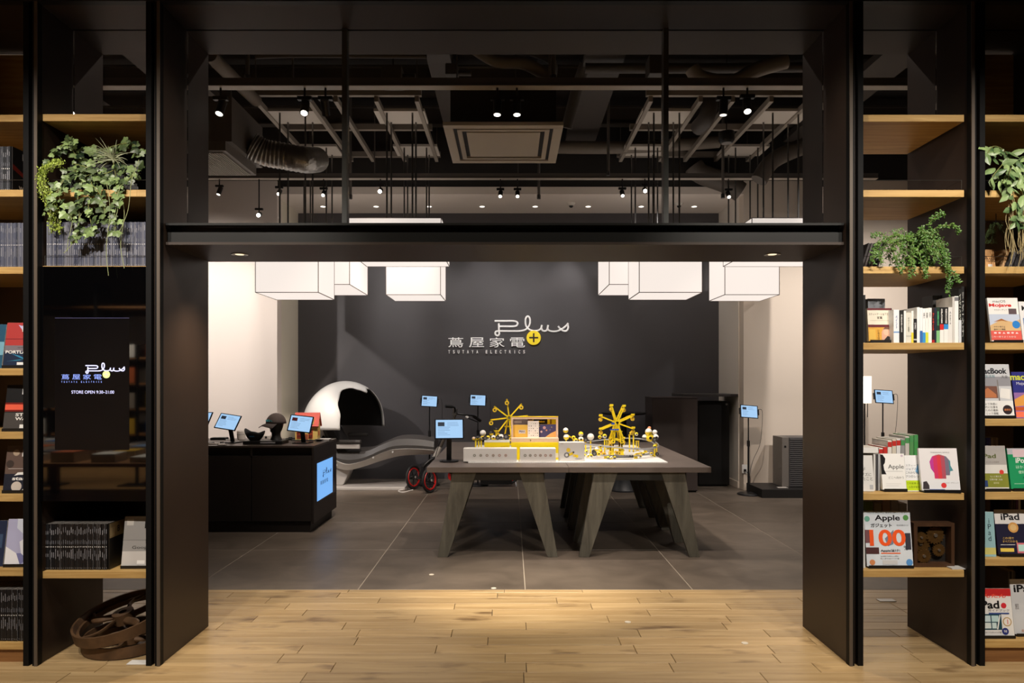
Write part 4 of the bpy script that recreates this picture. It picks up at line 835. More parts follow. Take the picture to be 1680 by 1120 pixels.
MB().lathe([(0, .02), (.13, .015), (.13, 0), (0, 0)], BLKM, 24).build('base', fl_); MB().cyl((.04, -.02, PZ(684, 8.9)), (.04, -.02, PZ(661, 8.9)), .005, BLK, n=6).build('pull_switch', fl_)
# ---------------- lounge pod chair ----------------
pod = thing('nap_pod', 'white domed nap pod with a long dark grey reclining cushion', 'lounge chair', (-2.2, 9.8, 0)); POW = mat((226, 224, 220), .3, coat=.3); PG = mat((190, 184, 178), .4); CU = mat((74, 70, 68), .45)
Yc = 9.8
def prof(pts, Y=Yc): return [(PX(x, Y)+2.2, PZ(y, Y)) for x, y in pts]
part('base_plate', (-2.75, 9.42, 0), (PX(664, 9.42), 10.15, .035), PG, pod, .004)
q = MB(); q.hexa([(-.50, -.16, .035), (-.12, -.16, .035), (-.12, .16, .035), (-.50, .16, .035), (-.28, -.12, .33), (.0, -.12, .33), (.0, .12, .33), (-.28, .12, .33)], PG); q.build('strut', pod, bevel=.01)
q = MB()
for x in (-.43, -.36): q.cyl((x, -.165, .08), (x, -.15, .08), .014, DGREY, n=12)
q.build('bolt', pod)
bot = [(536,742),(548,758),(562,766),(578,768),(600,763),(630,753),(660,745.5),(690,743.5),(716,743)]
top = [(536,728),(550,744),(562,752),(580,757),(605,751),(635,738),(655,733),(690,732.5),(716,734.5)]
def strip(q, lo, hi, hw0, hw1, m, round_=False):
    N = len(lo)
    prf = []
    for i in range(N):
        (x0, z0), (x1, z1) = lo[i], hi[i]
        if round_: ring = [(-hw0, .3), (-hw0*.9, .85), (-hw0*.6, 1.0), (hw0*.6, 1.0), (hw0*.9, .85), (hw0, .3), (hw0*.9, 0), (-hw0*.9, 0)]
        else: ring = [(-hw1, 1), (hw1, 1), (hw0, 0), (-hw0, 0)]
        prf.append([(x0+(x1-x0)*f, y, z0+(z1-z0)*f) for y, f in ring])
    n = len(prf[0]); vs = [p for r in prf for p in r]
    fs = [(i*n+k, i*n+(k+1) % n, (i+1)*n+(k+1) % n, (i+1)*n+k) for i in range(N-1) for k in range(n)]+[tuple(range(n)), tuple(range((N-1)*n, N*n))[::-1]]
    q.add(vs, fs, m, True)
def sm2(p): return [(v.x, v.z) for v in smooth_path([(a, 0, b) for a, b in p], 4)]
q = MB(); strip(q, sm2(prof(bot)), sm2(prof(top)), .18, .34, mat((222, 218, 212), .35)); q.build('shell', pod)
ct1 = [(536,712),(552,730),(566,736),(588,735),(612,733),(630,725),(657,715),(690,715),(716,719)]
q = MB(); strip(q, sm2(prof(top)), sm2(prof(ct1)), .31, .31, CU, True); q.build('seat_cushion', pod)
q = MB(); b0 = prof([(560,742),(548,728),(538,706),(530,690)]); b1 = prof([(580,738),(568,722),(556,702),(548,690)]); strip(q, sm2(b0), sm2(b1), .27, .27, mat((40, 38, 38), .5), True); q.build('backrest', pod)
for s, zz, x0, x1 in ((-1, 721, 552, 601), (1, 715.5, 562, 596)):
    y = s*.33; a = prof([(x0, zz), (x1, zz)])
    MB().box((a[0][0], y-.045, a[0][1]-.025), (a[1][0], y+.045, a[0][1]+.025), CU).build('armrest', pod, bevel=.018)
    if s < 0:
        p = prof([(557, 725), (599, 732)]); MB().box((p[0][0], y-.03, p[1][1]), (p[1][0], y+.03, p[0][1]), PG).build('armrest_panel', pod, bevel=.008)
q = MB()
for x, y_ in ((562, 758), (620, 746), (651, 737)): a = prof([(x, y_)]); q.cyl((a[0][0], -.345, a[0][1]), (a[0][0], -.33, a[0][1]), .012, W2, n=10)
q.build('screw_cap', pod)
cx, cz = PX(567, Yc)+2.2, PZ(701, Yc); rx, ry, rz = .585, .55, .645
nx, ny = .90, -.43
def dome(q, k, m, lift=0):
    NU, NV = 48, 30; n_ = Vector((nx, ny, 0)).normalized(); u_ = Vector((-n_.y, n_.x, 0)); z_ = Vector((0, 0, 1)); vs = []
    keys = [(0, 120), (.2, 121), (.36, 118), (.45, 122), (.52, 131), (.57, 124), (.62, 112), (.68, 107), (.78, 111), (.9, 120), (1.0, 121)]
    for j in range(NU+1):
        f = j/NU; tm = keys[-1][1]
        for (a, va), (b, vb) in zip(keys, keys[1:]):
            if a <= f <= b: s_ = (f-a)/(b-a); s_ = s_*s_*(3-2*s_); tm = va+(vb-va)*s_; break
        for i in range(NV+1):
            th = math.radians(tm+lift)*i/NV; ph = PI*f; d = -n_*math.cos(th)+(u_*math.cos(ph)+z_*math.sin(ph))*math.sin(th)
            vs.append((cx+d.x*rx*k, d.y*ry*k, cz+d.z*rz*k))
    W = NV+1; q.add(vs, [(j*W+i, j*W+i+1, (j+1)*W+i+1, (j+1)*W+i) for j in range(NU) for i in range(NV)], m, True)
q = MB(); dome(q, 1, POW); o = q.build('dome', pod); o.modifiers.new('s', 'SOLIDIFY').thickness = .012
q = MB(); dome(q, .965, mat((30, 28, 28), .6), -1.5); q.build('dome_lining', pod)
q = MB(); q.hexa([(cx-.36, -.13, cz-.33), (cx-.1, -.13, cz-.36), (cx-.1, .13, cz-.36), (cx-.36, .13, cz-.33), (cx-.46, -.2, cz+.03), (cx-.2, -.2, cz+.03), (cx-.2, .2, cz+.03), (cx-.46, .2, cz+.03)], POW); q.build('dome_neck', pod, bevel=.02)
# ---------------- tricycle ----------------
bk = thing('electric_tricycle', 'folding electric tricycle with red rims, two small wheels in front', 'tricycle', (-.6, 9.45, 0)); O = Vector(bk.location)
RED = mat((196, 30, 28), .4); TY = mat((24, 24, 25), .7); SIL = mat((214, 208, 200), .3, .3)
def bwheel(c, r, ax, nme='wheel'):
    c = Vector(c)-O; ax = Vector(ax).normalized(); a = ax.orthogonal().normalized(); b = ax.cross(a)
    ring = lambda rr_, off=0: [c+ax*off+(a*math.cos(2*PI*i/36)+b*math.sin(2*PI*i/36))*rr_ for i in range(36)]
    w_ = MB().tube(ring(r-.016), .018, TY, 8, closed=True).build(nme, bk)
    MB().tube(ring(r-.042), .011, RED, 6, closed=True, flat=1.6).build('rim', w_)
    q = MB()
    for i in range(5): d = a*math.cos(2*PI*i/5)+b*math.sin(2*PI*i/5); q.cyl(c+d*.02, c+d*(r-.045), .008, BLK, n=6)
    q.cyl(c-ax*.03, c+ax*.03, .03, BLKM, n=14); q.cyl(c+ax*.03, c+ax*.034, .016, SIL, n=12); q.build('hub', w_)
def bt_(pts, r, m, name): return MB().tube([Vector(p)-O for p in (smooth_path(pts, 5) if len(pts) > 2 else pts)], r, m, 10).build(name, bk)
w1 = P(705, 790, 9.2); w1.z = .165; w2 = P(678.5, 786, 9.5); w2.z = .165
axf = Vector((.86, -.5, .08)); bwheel(w1, .165, axf); bwheel(w2, .165, axf)
w3 = P(835, 775, 9.95); w3.z = .185; bwheel(w3, .185, (.35, -.9, 0))
j = (w1+w2)/2; hd_ = P(716, 748, 9.45); tp = P(748, 677, 9.5)
bt_([w1+Vector((-.06, .04, 0)), w2+Vector((.06, -.04, 0))], .02, BLKM, 'front_axle')
MB().cyl(j+Vector((0,0,.02))-O, j+Vector((.03, .0, .14))-O, .045, BLKM, n=14).build('front_link', bk)
bt_([j+Vector((0, 0, .1)), j+Vector((.06, .0, .2)), hd_], .022, BLK, 'fork'); MB().cyl(P(711, 756, 9.45)-O, P(722, 733, 9.45)-O, .042, SIL, n=14, r1=.03).build('folding_joint', bk)
bt_([hd_, tp], .021, mat((96, 88, 80), .35, .5), 'steering_column'); MB().cyl(tp-O-Vector((.02,0,.03)), tp-O+Vector((-.01, 0, .06)), .034, mat((120, 116, 112), .3, .6), n=12).build('stem_clamp', bk)
bt_([P(731, 666, 9.35), P(745, 668, 9.4), tp, P(762, 680, 9.5), P(778, 682, 9.6), P(788, 690, 9.7)], .013, BLK, 'handlebar')
bt_([P(731, 666, 9.35), P(742, 667, 9.4)], .022, BLK, 'grip'); bt_([P(776, 682, 9.6), P(788, 690, 9.7)], .022, BLK, 'grip')
bt_([P(764, 684, 9.45), P(774, 688, 9.5), P(784, 692, 9.55)], .008, BLK, 'brake_lever'); MB().cyl(P(765, 684, 9.45)-O, P(767, 684, 9.4)-O, .016, W2, n=10).build('bell', bk)
bt_([P(750, 672, 9.45), P(735, 700, 9.3), P(722, 725, 9.3), P(712, 755, 9.35)], .005, BLK, 'brake_cable')
bt_([hd_, P(745, 776, 9.5), P(790, 782, 9.7), P(833, 772, 9.9)], .035, BLK, 'frame_tube'); bt_([P(785, 781, 9.7), P(795, 720, 9.75)], .02, BLK, 'seat_post')
MB().sph(P(797, 716, 9.75)-O, .1, BLK, 14, 8, (1.3, .9, .35)).build('saddle', bk)
MB().cyl(P(742, 780, 9.5)-O, P(748, 780, 9.6)-O, .07, RED, n=18).build('front_motor_cover', bk)
MB().box(P(800, 790, 9.75)-O-Vector((.1, .05, .03)), P(840, 778, 9.8)-O, BLK).build('battery', bk); bt_([P(846, 790, 9.8), P(847, 798, 9.75), Vector((PX(848, 9.75), 9.75, .01))], .008, CHROME, 'kickstand')
tag(MB().tube(smooth_path([(-1.35, 9.55, .006), (-1.5, 9.35, .006), (-1.42, 9.2, .006), (-1.32, 9.4, .006)], 8), .008, mat((210, 205, 200), .5), 6).build('floor_cable'), 'pale cable on the floor by the front wheels of the tricycle', 'cable')

# ---------------- magazines and books ----------------
PAGE = mat((214, 208, 198), .7)
def M3(c, r=.4): return mat(tuple(c), r)
def cover(o, w, h, t, spec):
    """flat print on the front (-Y) face of a cover, fractions of its size"""
    y = -t/2; X = lambda f: -w/2+w*f; Z = lambda f: h*f
    q = MB(); n = 0; tq = MB()
    for s in spec:
        n += 1; yy = y-.0002-.00007*n
        if s[0] == 'r': q.add([(X(s[1]), yy, Z(s[2])), (X(s[3]), yy, Z(s[2])), (X(s[3]), yy, Z(s[4])), (X(s[1]), yy, Z(s[4]))], [(0,1,2,3)], M3(s[5]))
        elif s[0] == 'p': q.add([(X(a), yy, Z(b)) for a, b in s[1]], [tuple(range(len(s[1])))], M3(s[2]))
        elif s[0] == 'd':
            k = 20; q.add([(X(s[1])+s[3]*w*math.cos(2*PI*i/k), yy, Z(s[2])+s[3]*w*math.sin(2*PI*i/k)) for i in range(k)], [tuple(range(k))], M3(s[4]))
        elif s[0] == 't':
            op = s[6] if len(s) > 6 else {}
            tq.text(s[1], (X(s[2]), yy-.0001, Z(s[3])), (1, 0, 0), (0, 0, 1), M3(s[5]), h=s[4]*h if s[4] else None, w=op.get('w') and op['w']*w, bold=op.get('b', 0), align=op.get('a', 'c'), vert=op.get('v', False), maxw=op.get('mw', .96)*w if not op.get('v') else None)
    if q.v: q.build('cover_print', o)
    if tq.v: tq.build('cover_lettering', o)
def mag(px0, px1, Y, z, h, col, spec, label, tilt=.16, yaw=0, t=.006, name='magazine', cat='magazine', stand=None, dz=0, w=None):
    x = (PX(px0, Y)+PX(px1, Y))/2; w = w or PX(px1, Y)-PX(px0, Y); z += .0008
    if stand:
        s = thing('book_stand', stand, 'stand', (x, Y, z), (0, 0, yaw)); q = MB(); q.M = Matrix.Rotation(-tilt, 4, 'X')
        q.box((-w*.45, t/2+.003, .008), (w*.45, t/2+.006, h*.8), BLK); q.build('back_plate', s)
        MB().box((-w*.48, -t/2-.012, 0), (w*.48, .06, .0075), BLK).box((-w*.48, -t/2-.014, 0), (w*.48, -t/2-.010, .016), BLK).build('lip', s); z += .0082+t*.5*math.sin(tilt)
    o = MB().box((-w/2, -t/2, 0), (w/2, t/2, h), M3(col)).build(name, loc=(x, Y, z+dz), rot=(-tilt, 0, yaw))
    q = MB(); q.box((-w/2+.0008, -t/2+.0008, h-.0003), (w/2+.0004, t/2-.0008, h+.0003), PAGE).box((w/2-.0006, -t/2+.0008, .0005), (w/2+.0005, t/2-.0008, h), PAGE); q.build('pages', o)
    cover(o, w, h, t, spec); tag(o, label, cat); return o
WH = (236, 234, 230); BK = (22, 22, 24)
# spine-out rows: variants share mesh data
def spine_mesh(w, d, h, base, dot=True, seed=0, foot=None):
    rr = random.Random(seed); q = MB(); q.box((-w/2, 0, 0), (w/2, d, h), M3(base, .35))
    q.add([(-w/2+.0006, .001, h+.0003), (w/2-.0006, .001, h+.0003), (w/2-.0006, d, h+.0003), (-w/2+.0006, d, h+.0003)], [(0,1,2,3)], M3((120, 116, 112)))
    g_ = rr.randint(90, 170); L_ = M3((g_, g_, g_+6)); y = -.0005; a = w*rr.uniform(.1, .2)
    def r(z0, z1, m=L_, k=1): q.add([(-a*k, y, z0), (a*k, y, z0), (a*k, y, z1), (-a*k, y, z1)], [(0,1,2,3)], m)
    if dot: r(h*.49, h*.512, M3(WH), 1.15)
    r(h*(.74+rr.random()*.08), h*(.84+rr.random()*.12)); r(h*(.2+rr.random()*.1), h*(.34+rr.random()*.12)); r(h*.03, h*.045); r(h*.56, h*(.60+rr.random()*.08), M3((110, 112, 120)))
    if rr.random() < .4: q.add([(w*.42, y, 0), (w*.5, y, 0), (w*.5, y, h), (w*.42, y, h)], [(0,1,2,3)], M3((150, 150, 154)))
    o = q.build('magazine'); return o
def nth(n): return '%d%s' % (n, 'th' if 10 <= n % 100 <= 20 else {1: 'st', 2: 'nd', 3: 'rd'}.get(n % 10, 'th'))
def row(x0, x1, Y, z, h, pitch, d, cols, label, group, right=0, lean=0, wf=.9, seed=3, jitter=.004):
    rr = random.Random(seed); protos = [spine_mesh(pitch*wf, d, h*rr.uniform(.992, 1.0), rr.choice(cols), seed=seed+i) for i in range(12)]
    n = int((x1-x0)/pitch); used = set()
    for i in range(n):
        k = rr.randrange(12); o = protos[k] if k not in used else protos[k].copy()
        if k in used: COL.objects.link(o)
        used.add(k); o.location = (x0+pitch*(i+.5), Y+rr.uniform(0, jitter), z+.0008); o.rotation_euler = (0, lean, 0)
        if right: lb = '%s magazine leftward from the upright in the %s' % (nth(n-i), label)
        else: lb = '%s magazine from the left in the %s' % (nth(i+1), label)
        tag(o, lb, 'magazine', group)
    for k in range(12):
        if k not in used: bpy.data.objects.remove(protos[k])
SHEEN_C = [(58, 62, 76), (84, 88, 104), (40, 42, 50), (70, 74, 92), (104, 106, 118)]  # shine on the black spines painted as blue-grey tones
BC = [(24, 24, 26), (30, 30, 32), (36, 35, 36), (22, 22, 24)]
row(-2.452, -1.893, 3.665, Z1[2], .236, .0103, .16, SHEEN_C, 'packed row under the ivy', 'magazines in the row under the ivy')
row(PX(73, 3.67), PX(176, 3.67), 3.672, Z1[3], .243, .0103, .17, BC, 'black row above the iron wheels', 'black magazines on the lowest left board')
row(-2.86, -2.532, 3.665, Z2[2], .236, .0103, .16, SHEEN_C, 'sheen-tinted third row at the left edge', 'magazines at the left edge, third board', 1)
row(-2.86, -2.532, 3.665, Z2[7], .272, .0103, .17, BC, 'black bottom row at the left edge', 'black magazines at the left edge, bottom board', 1)
row(-2.80, PX(17, 3.67), 3.67, Z2[1], .236, .0103, .16, [(80, 82, 88), (50, 52, 56)], 'short upper row at the left edge', 'magazines at the left edge, second board', 1)
def side_cover(x, Y, z, h, d, col, spec, label, yaw=-PI/2+PI, th=.006):
    # a magazine at the end of a row: its cover looks along +X
    o = MB().box((-d/2, -th/2, 0), (d/2, th/2, h), M3(col)).build('magazine', loc=(x, Y+d/2, z+.0008), rot=(0, 0, PI/2))
    cover(o, d, h, th, spec); return tag(o, label, 'magazine')
side_cover(PX(17, 3.67)+.006, 3.675, Z2[1], .236, .17, (26, 24, 24), [('p', [(0,.5),(1,.25),(1,.32),(0,.62)], (110, 34, 26)), ('t', 'B', .5, .85, .15, (190, 186, 180), {'b': .025}), ('t', 'WARM', .55, .12, .1, (200, 190, 180), {'b': .03})],
  'black magazine with a red streak and pale letter, end of the upper left row')
side_cover(PX(176, 3.67)+.006, 3.675, Z1[3], .243, .17, (24, 22, 20), [('r', 0, .68, 1, 1, (170, 150, 110)), ('t', 'B', .5, .84, .14, BK, {'b': .025}), ('r', .05, .72, .3, .9, (190, 170, 130))],
  'magazine with a tan cover strip at the right end of the black row')
TIE = {'b': .028}
Y0 = 3.70
mag(6, 58, Y0, Z2[3], .240, (176, 58, 56), [('r', 0, 0, 1, .42, (26, 40, 66)), ('r', 0, .34, 1, .48, (120, 112, 120)), ('p', [(.35,.95),(.6,.9),(.98,.45),(.95,.42)], (190, 184, 226)), ('r', 0, .62, 1, .635, (120, 30, 40)),
  ('p', [(.2,.3),(.5,.24),(.8,.12),(.5,.2)], (50, 130, 170)), ('p', [(.1,.12),(.6,.17),(.9,.3),(.5,.14)], (50, 140, 170)), ('r', .42, .04, .66, .1, WH), ('t', 'B', .56, .87, .15, WH, TIE), ('t', 'PORTLAND', .48, .33, .07, WH, {'b': .028, 'w': .88}), ('t', 'city issue', .5, .43, .035, BK)],
  'magazine with a red and navy cover and white diagonal light streaks', stand='black stand under the red and navy magazine at the left edge', yaw=.05)
mag(6, 58, Y0, Z2[4], .240, BK, [('r', 0, .40, 1, .60, (120, 26, 18)), ('r', 0, .44, 1, .56, (230, 96, 70)), ('r', 0, .0, 1, .38, (70, 66, 64)), ('d', .72, .14, .09, (70, 110, 180)), ('r', .5, .03, .78, .11, WH), ('t', 'B', .56, .86, .15, (214, 214, 216), TIE),
  ('t', 'STAR', .62, .33, .07, WH, {'b': .028, 'w': .55}), ('t', 'WARS', .62, .24, .07, WH, {'b': .028, 'w': .55})], 'black magazine with a glowing red band across its cover', stand='black stand under the magazine with the red band', yaw=.05)
mag(6, 58, Y0, Z2[5], .240, (96, 78, 70), [('r', 0, .0, 1, .38, (30, 34, 48)), ('p', [(.55,0),(1,0),(1,.34),(.8,.2)], (232, 220, 196)), ('d', .3, .85, .1, (170, 150, 130)), ('d', .14, .6, .12, (60, 50, 46)), ('r', .1, .49, .9, .5, (190, 180, 176)), ('d', .4, .1, .16, (200, 190, 180)), ('p', [(.3,.34),(.4,.41),(.6,.42),(.75,.33),(.6,.36),(.45,.36)], WH),
  ('t', 'B', .56, .84, .15, (226, 222, 218), TIE), ('t', 'staub', .55, .28, .08, WH, {'b': .028, 'w': .6})], 'brown and navy magazine with a white leaping fish mark', stand='black stand under the brown and navy magazine', yaw=.05)
mag(8, 58, Y0, Z2[6], .240, (176, 176, 206), [('p', [(0,0),(.5,0),(.35,.25),(0,.4)], (232, 232, 236)), ('p', [(.42,.5),(.75,.66),(1,.6),(1,.2),(.7,.12),(.5,.25)], (226, 226, 232)), ('p', [(.3,1),(1,1),(1,.7),(.5,.68),(.3,.8)], (206, 212, 226)), ('p', [(.35,.25),(.5,0),(.7,.12),(.5,.25)], (120, 122, 168)), ('d', .72, .38, .08, (90, 90, 130)), ('d', .72, .38, .05, WH),
  ('r', .62, .04, .9, .1, WH), ('t', 'B', .86, .85, .12, BK, TIE)], 'pale lilac magazine with a cover of white hexagons', stand='black stand under the lilac hexagon magazine', yaw=.05)
mag(-44, 5, Y0, Z2[6], .24, (34, 44, 70), [('r', .4, .4, .9, .7, (60, 80, 110))], 'dark blue magazine cut by the left picture edge beside the lilac one')
mag(-48, 3, Y0, Z2[3], .24, (40, 84, 110), [('r', .7, .3, 1, .6, (120, 170, 190))], 'teal magazine cut by the left picture edge beside the red one')
mag(200, 249, 3.71, Z1[3], .262, (150, 148, 146), [('r', 0, 0, 1, .3, (196, 192, 188)), ('r', 0, .52, 1, .53, (120, 118, 116)), ('r', .08, .82, .3, .95, (190, 186, 180)), ('r', .5, .05, .75, .12, WH), ('t', 'B', .75, .83, .14, BK, TIE), ('t', 'Google', .62, .37, .075, (40, 38, 36), {'w': .62})],
  'grey magazine with a large black letter right of the black row', stand='black stand under the grey magazine on the lowest left board', w=.163, yaw=.03)
# ---- right bookcase, fourth board: books in a row
zb = ZR1[3]
fx = lambda x: 1466+(x-1469)*.935
def book(px0, px1, ytop, col, label, Y=3.655, d=.14, z=None, spec=(), lean=0, group=None, h=None):
    z = zb if z is None else z; w = PX(px1, Y)-PX(px0, Y)-.0008; x = (PX(px0, Y)+PX(px1, Y))/2; h = h or PZ(ytop, Y)-z
    o = MB().box((-w/2, 0, 0), (w/2, d, h), M3(col, .45)).build('book', loc=(x, Y, z+.0008+w/2*math.sin(abs(lean))), rot=(0, lean, 0))
    MB().box((-w/2+.0012, .003, h-.0002), (w/2-.0012, d-.001, h+.0004), PAGE).build('pages', o)
    q = MB(); tq = MB(); y = -.0005
    for s in spec:
        if s[0] == 'r': q.add([(-w/2, y, h*s[1]), (w/2, y, h*s[1]), (w/2, y, h*s[2]), (-w/2, y, h*s[2])], [(0,1,2,3)], M3(s[3])); y -= .0002
        else: tq.text(s[1], (0, y-.0003, h*s[2]), (1, 0, 0), (0, 0, 1), M3(s[4]), h=s[3]*h, vert=True, bold=.02, w=min(w*.7, .009))
    if q.v: q.build('spine_print', o)
    if tq.v: tq.build('spine_lettering', o)
    return tag(o, label, 'book', group)
book(1404.5, 1420, 484, BK, 'tall black book with white vertical writing at the left end of the fourth right board', spec=[('t', 'スティーブ・ジョブズ', .62, .62, WH)])
mag(1424, 1463, 3.70, zb, .178, (224, 216, 198), [('r', 0, 0, 1, .42, (206, 154, 60)), ('p', [(.55,.02),(.98,.02),(1,.3),(.9,.4),(.66,.4),(.56,.28)], (206, 160, 136)), ('d', .76, .27, .13, (222, 178, 152)), ('p', [(.62,.36),(.9,.36),(.88,.41),(.7,.42)], (110, 80, 60)), ('p', [(.6,0),(1,0),(1,.1),(.8,.16)], (34, 28, 28)), ('r', .0, .42, 1, .50, (96, 24, 34)), ('r', 0, .94, 1, 1, (96, 24, 34)),
   ('t', 'スティーブ・ジョブズの', .5, .82, .075, (60, 50, 44), {'w': .9}), ('t', '言葉', .5, .71, .08, (50, 44, 40)), ('r', .1, .62, .9, .63, (190, 180, 160)), ('t', 'ジョブズは', .42, .2, .3, (60, 40, 20), {'v': True}), ('r', .03, .05, .3, .36, (216, 176, 80))],
   'cream book with maroon bands and a portrait in its lower corner', tilt=.1, t=.018, name='book', cat='book', stand='black stand holding the cream and maroon book')
book(1424, 1452, 490, (120, 124, 130), 'grey book lying behind the cream and maroon one', Y=3.84, d=.12, z=zb)
tag(MB().hexa([(0, 0, 0), (.02, 0, 0), (.02, .12, 0), (0, .12, 0), (-.008, .01, .19), (.0, .01, .19), (.0, .12, .19), (-.008, .12, .19)], BLK).build('bookend', loc=(PX(1464.5, 3.72), 3.72, zb+.0008)), 'black bookend between the cream book and the row of white spines', 'bookend')
S = [(1469, 1479, 508, (232, 234, 238), 'white spine with pale blue print, first of the row after the bookend', [('r', .3, .34, (120, 160, 210)), ('t', 'ペイント', .62, .4, (90, 120, 170))]),
 (1479, 1487, 509, (34, 34, 32), 'black spine with white vertical letters in the white group', [('t', '世界を変える', .6, .55, (220, 220, 216))]),
 (1487, 1491, 510, (238, 238, 234), 'thin white spine right of the black lettered one', []),
 (1491, 1500, 513, (220, 218, 204), 'cream spine in the middle of the white group', [('t', 'デザイン思考', .6, .5, (140, 140, 130)), ('r', .2, .24, (190, 190, 180))]),
 (1500, 1504, 510, (238, 236, 230), 'white spine with a yellow foot', [('r', 0, .32, (240, 214, 60))]),
 (1504, 1510, 523, (32, 32, 34), 'short black spine, lowest of the row', [('t', '仕事術', .7, .3, (200, 200, 200)), ('r', .1, .16, (190, 190, 190))]),
 (1510, 1515, 504, (240, 240, 238), 'tall white spine right of the short black one', []),
 (1515, 1520, 505, (236, 238, 240), 'white spine with a deep blue foot', [('r', 0, .34, (60, 110, 180))]),
 (1520, 1525, 506, (240, 240, 240), 'white spine with a bright blue foot', [('r', 0, .30, (60, 150, 215)), ('t', '未来', .8, .16, (130, 130, 130))]),
 (1525, 1530, 506, (240, 240, 236), 'white spine with a yellow green foot', [('r', 0, .30, (214, 220, 70)), ('t', '発想', .8, .16, (130, 130, 130))]),
 (1530, 1536, 505, (240, 239, 236), 'plain white spine at the right end of the white group', [('t', '成功', .8, .16, (150, 150, 150))]),
 (1536, 1541, 505, (44, 30, 30), 'dark spine with red letters', [('t', 'アップル', .6, .5, (210, 60, 50)), ('r', 0, .08, (170, 40, 40))]),
 (1541, 1544, 505, (34, 40, 60), 'thin navy spine between red and green ones', []),
 (1544, 1550, 504, (34, 52, 42), 'dark green spine with a pale green foot', [('r', 0, .34, (130, 190, 130)), ('t', '思考法', .68, .4, (90, 180, 120))]),
 (1550, 1557, 504, (30, 28, 28), 'black spine with bold white letters and a red and white foot', [('r', 0, .36, (236, 234, 230)), ('r', .36, .52, (206, 44, 44)), ('t', '失敗の本質', .75, .42, WH)]),
 (1557, 1565, 504, (30, 28, 28), 'black spine with bold white letters and a blue and white foot', [('r', 0, .38, (236, 234, 230)), ('r', .38, .52, (50, 140, 210)), ('t', '成功の法則', .75, .42, WH)]),
 (1565, 1572, 504, (226, 224, 220), 'pale grey spine with thin writing', [('t', 'Apple', .7, .36, (120, 120, 120))]),
 (1572, 1576, 487, (206, 202, 196), 'tall thin grey spine before the last white one', []),
 (1576, 1583, 486, (240, 240, 238), 'tall white spine near the right end of the row', [('r', .9, .98, (120, 120, 124))]),
 (1583, 1588, 474, (24, 24, 22), 'tall black spine with white lettering and a white foot', [('t', 'イノベーション', .66, .5, (220, 220, 210)), ('r', 0, .42, (210, 214, 220))]),
 (1588, 1593, 470, (26, 26, 26), 'tallest black spine against the steel upright', [('t', 'リーダーシップ', .5, .8, (190, 190, 186))])]
for a in S: book(fx(a[0]), fx(a[1]), a[2], a[3], a[4], spec=a[5])
for i, (x0, x1, yt, lab) in enumerate(((1536, 1546, 479, 'dark grey magazine standing behind the red lettered spine'), (1548, 1560, 481, 'dark grey magazine standing behind the bold lettered spines'), (1562, 1575, 480, 'grey magazine with a label standing behind the last spines'))):
    o = book(x0-6, x1-6, 0, ((60, 60, 60), (84, 84, 82), (130, 130, 128))[i], lab, Y=3.83, d=.1, h=.27)
# leaning dark books on the third board beside the plant
for i in range(6):
    book(1410+i*5, 1413.5+i*5, 0, ((44, 40, 42), (70, 64, 64), (36, 34, 38), (90, 70, 66), (50, 48, 54), (60, 56, 60))[i], 'leaning dark book number %s left of the small leaved plant' % ('one', 'two', 'three', 'four', 'five', 'six')[i] if 0 else ('%s of the six dark books leaning behind the small leaved plant' % ('leftmost', 'second from the left', 'third from the left', 'fourth from the left', 'fifth from the left', 'rightmost')[i]), Y=3.86, d=.13, z=ZR1[2], lean=.30, h=.17)
# ---- fifth board
z5 = ZR1[4]
book(1404, 1441, 0, (232, 232, 230), 'upper white carton lying on the stack of white books at left', Y=3.72, d=.2, z=z5+.2025, h=.028)
mag(1404, 1433, 3.70, z5, .19, (224, 224, 222), [('t', 'が', .45, .62, .1, (60, 60, 60)), ('t', 'ブズに', .6, .47, .09, (50, 50, 50)), ('t', 'たこと', .65, .35, .09, (50, 50, 50)), ('r', .75, .05, .95, .18, (180, 184, 190))], 'white book cover cut by the left steel post on the fifth right board', tilt=.12, t=.02, name='book', cat='book')
for i in range(3): book(1433+i*4, 1436.5+i*4, 0, ((214, 214, 212), (70, 70, 74), (196, 200, 206))[i], ('pale book right behind the cut white cover', 'dark thin book between two pale ones beside the silhouette cover', 'pale blue grey book beside the silhouette cover')[i], Y=3.72+.002*i, d=.17, z=z5, h=.195)
mag(1447, 1486, 3.70, z5, .190, (238, 238, 236), [('p', [(0,.98),(.1,.97),(.2,.86),(.17,.74),(.1,.68),(.12,.55),(.2,.42),(.0,.42)], BK), ('t', 'Apple', .62, .62, .15, (36, 36, 38), {'w': .66}), ('r', .15, .5, .9, .51, (170, 170, 170)), ('t', 'どこへ向かう', .6, .33, .07, (110, 110, 110)), ('r', .15, .1, .7, .105, (190, 190, 190)), ('r', .15, .16, .8, .165, (190, 190, 190)), ('d', .9, .94, .05, (206, 190, 206))],
   'white book with a black silhouette at its left edge', tilt=.14, t=.016, name='book', cat='book', stand='black stand under the white book with the silhouette')
mag(1486.5, 1519, 3.70, z5, .190, (236, 238, 240), [('p', [(.65,.75),(.95,.85),(1,.5),(.75,.42),(.5,.55)], (120, 180, 226)), ('r', 0, .02, 1, .30, (190, 218, 40)), ('t', 'スティーブ・', .4, .72, .07, (110, 120, 130)), ('t', 'ジョブズに学ぶ', .5, .62, .07, (70, 90, 120)), ('t', 'これからを生きる', .5, .52, .07, (80, 90, 100)), ('t', '7つのレッスン', .5, .41, .07, (80, 90, 100)), ('t', 'これを持った私は', .5, .22, .06, (70, 90, 20)), ('t', '人生が変わった', .5, .12, .06, (70, 90, 20))],
   'white book with a blue splash and a lime green band', tilt=.14, t=.016, name='book', cat='book')
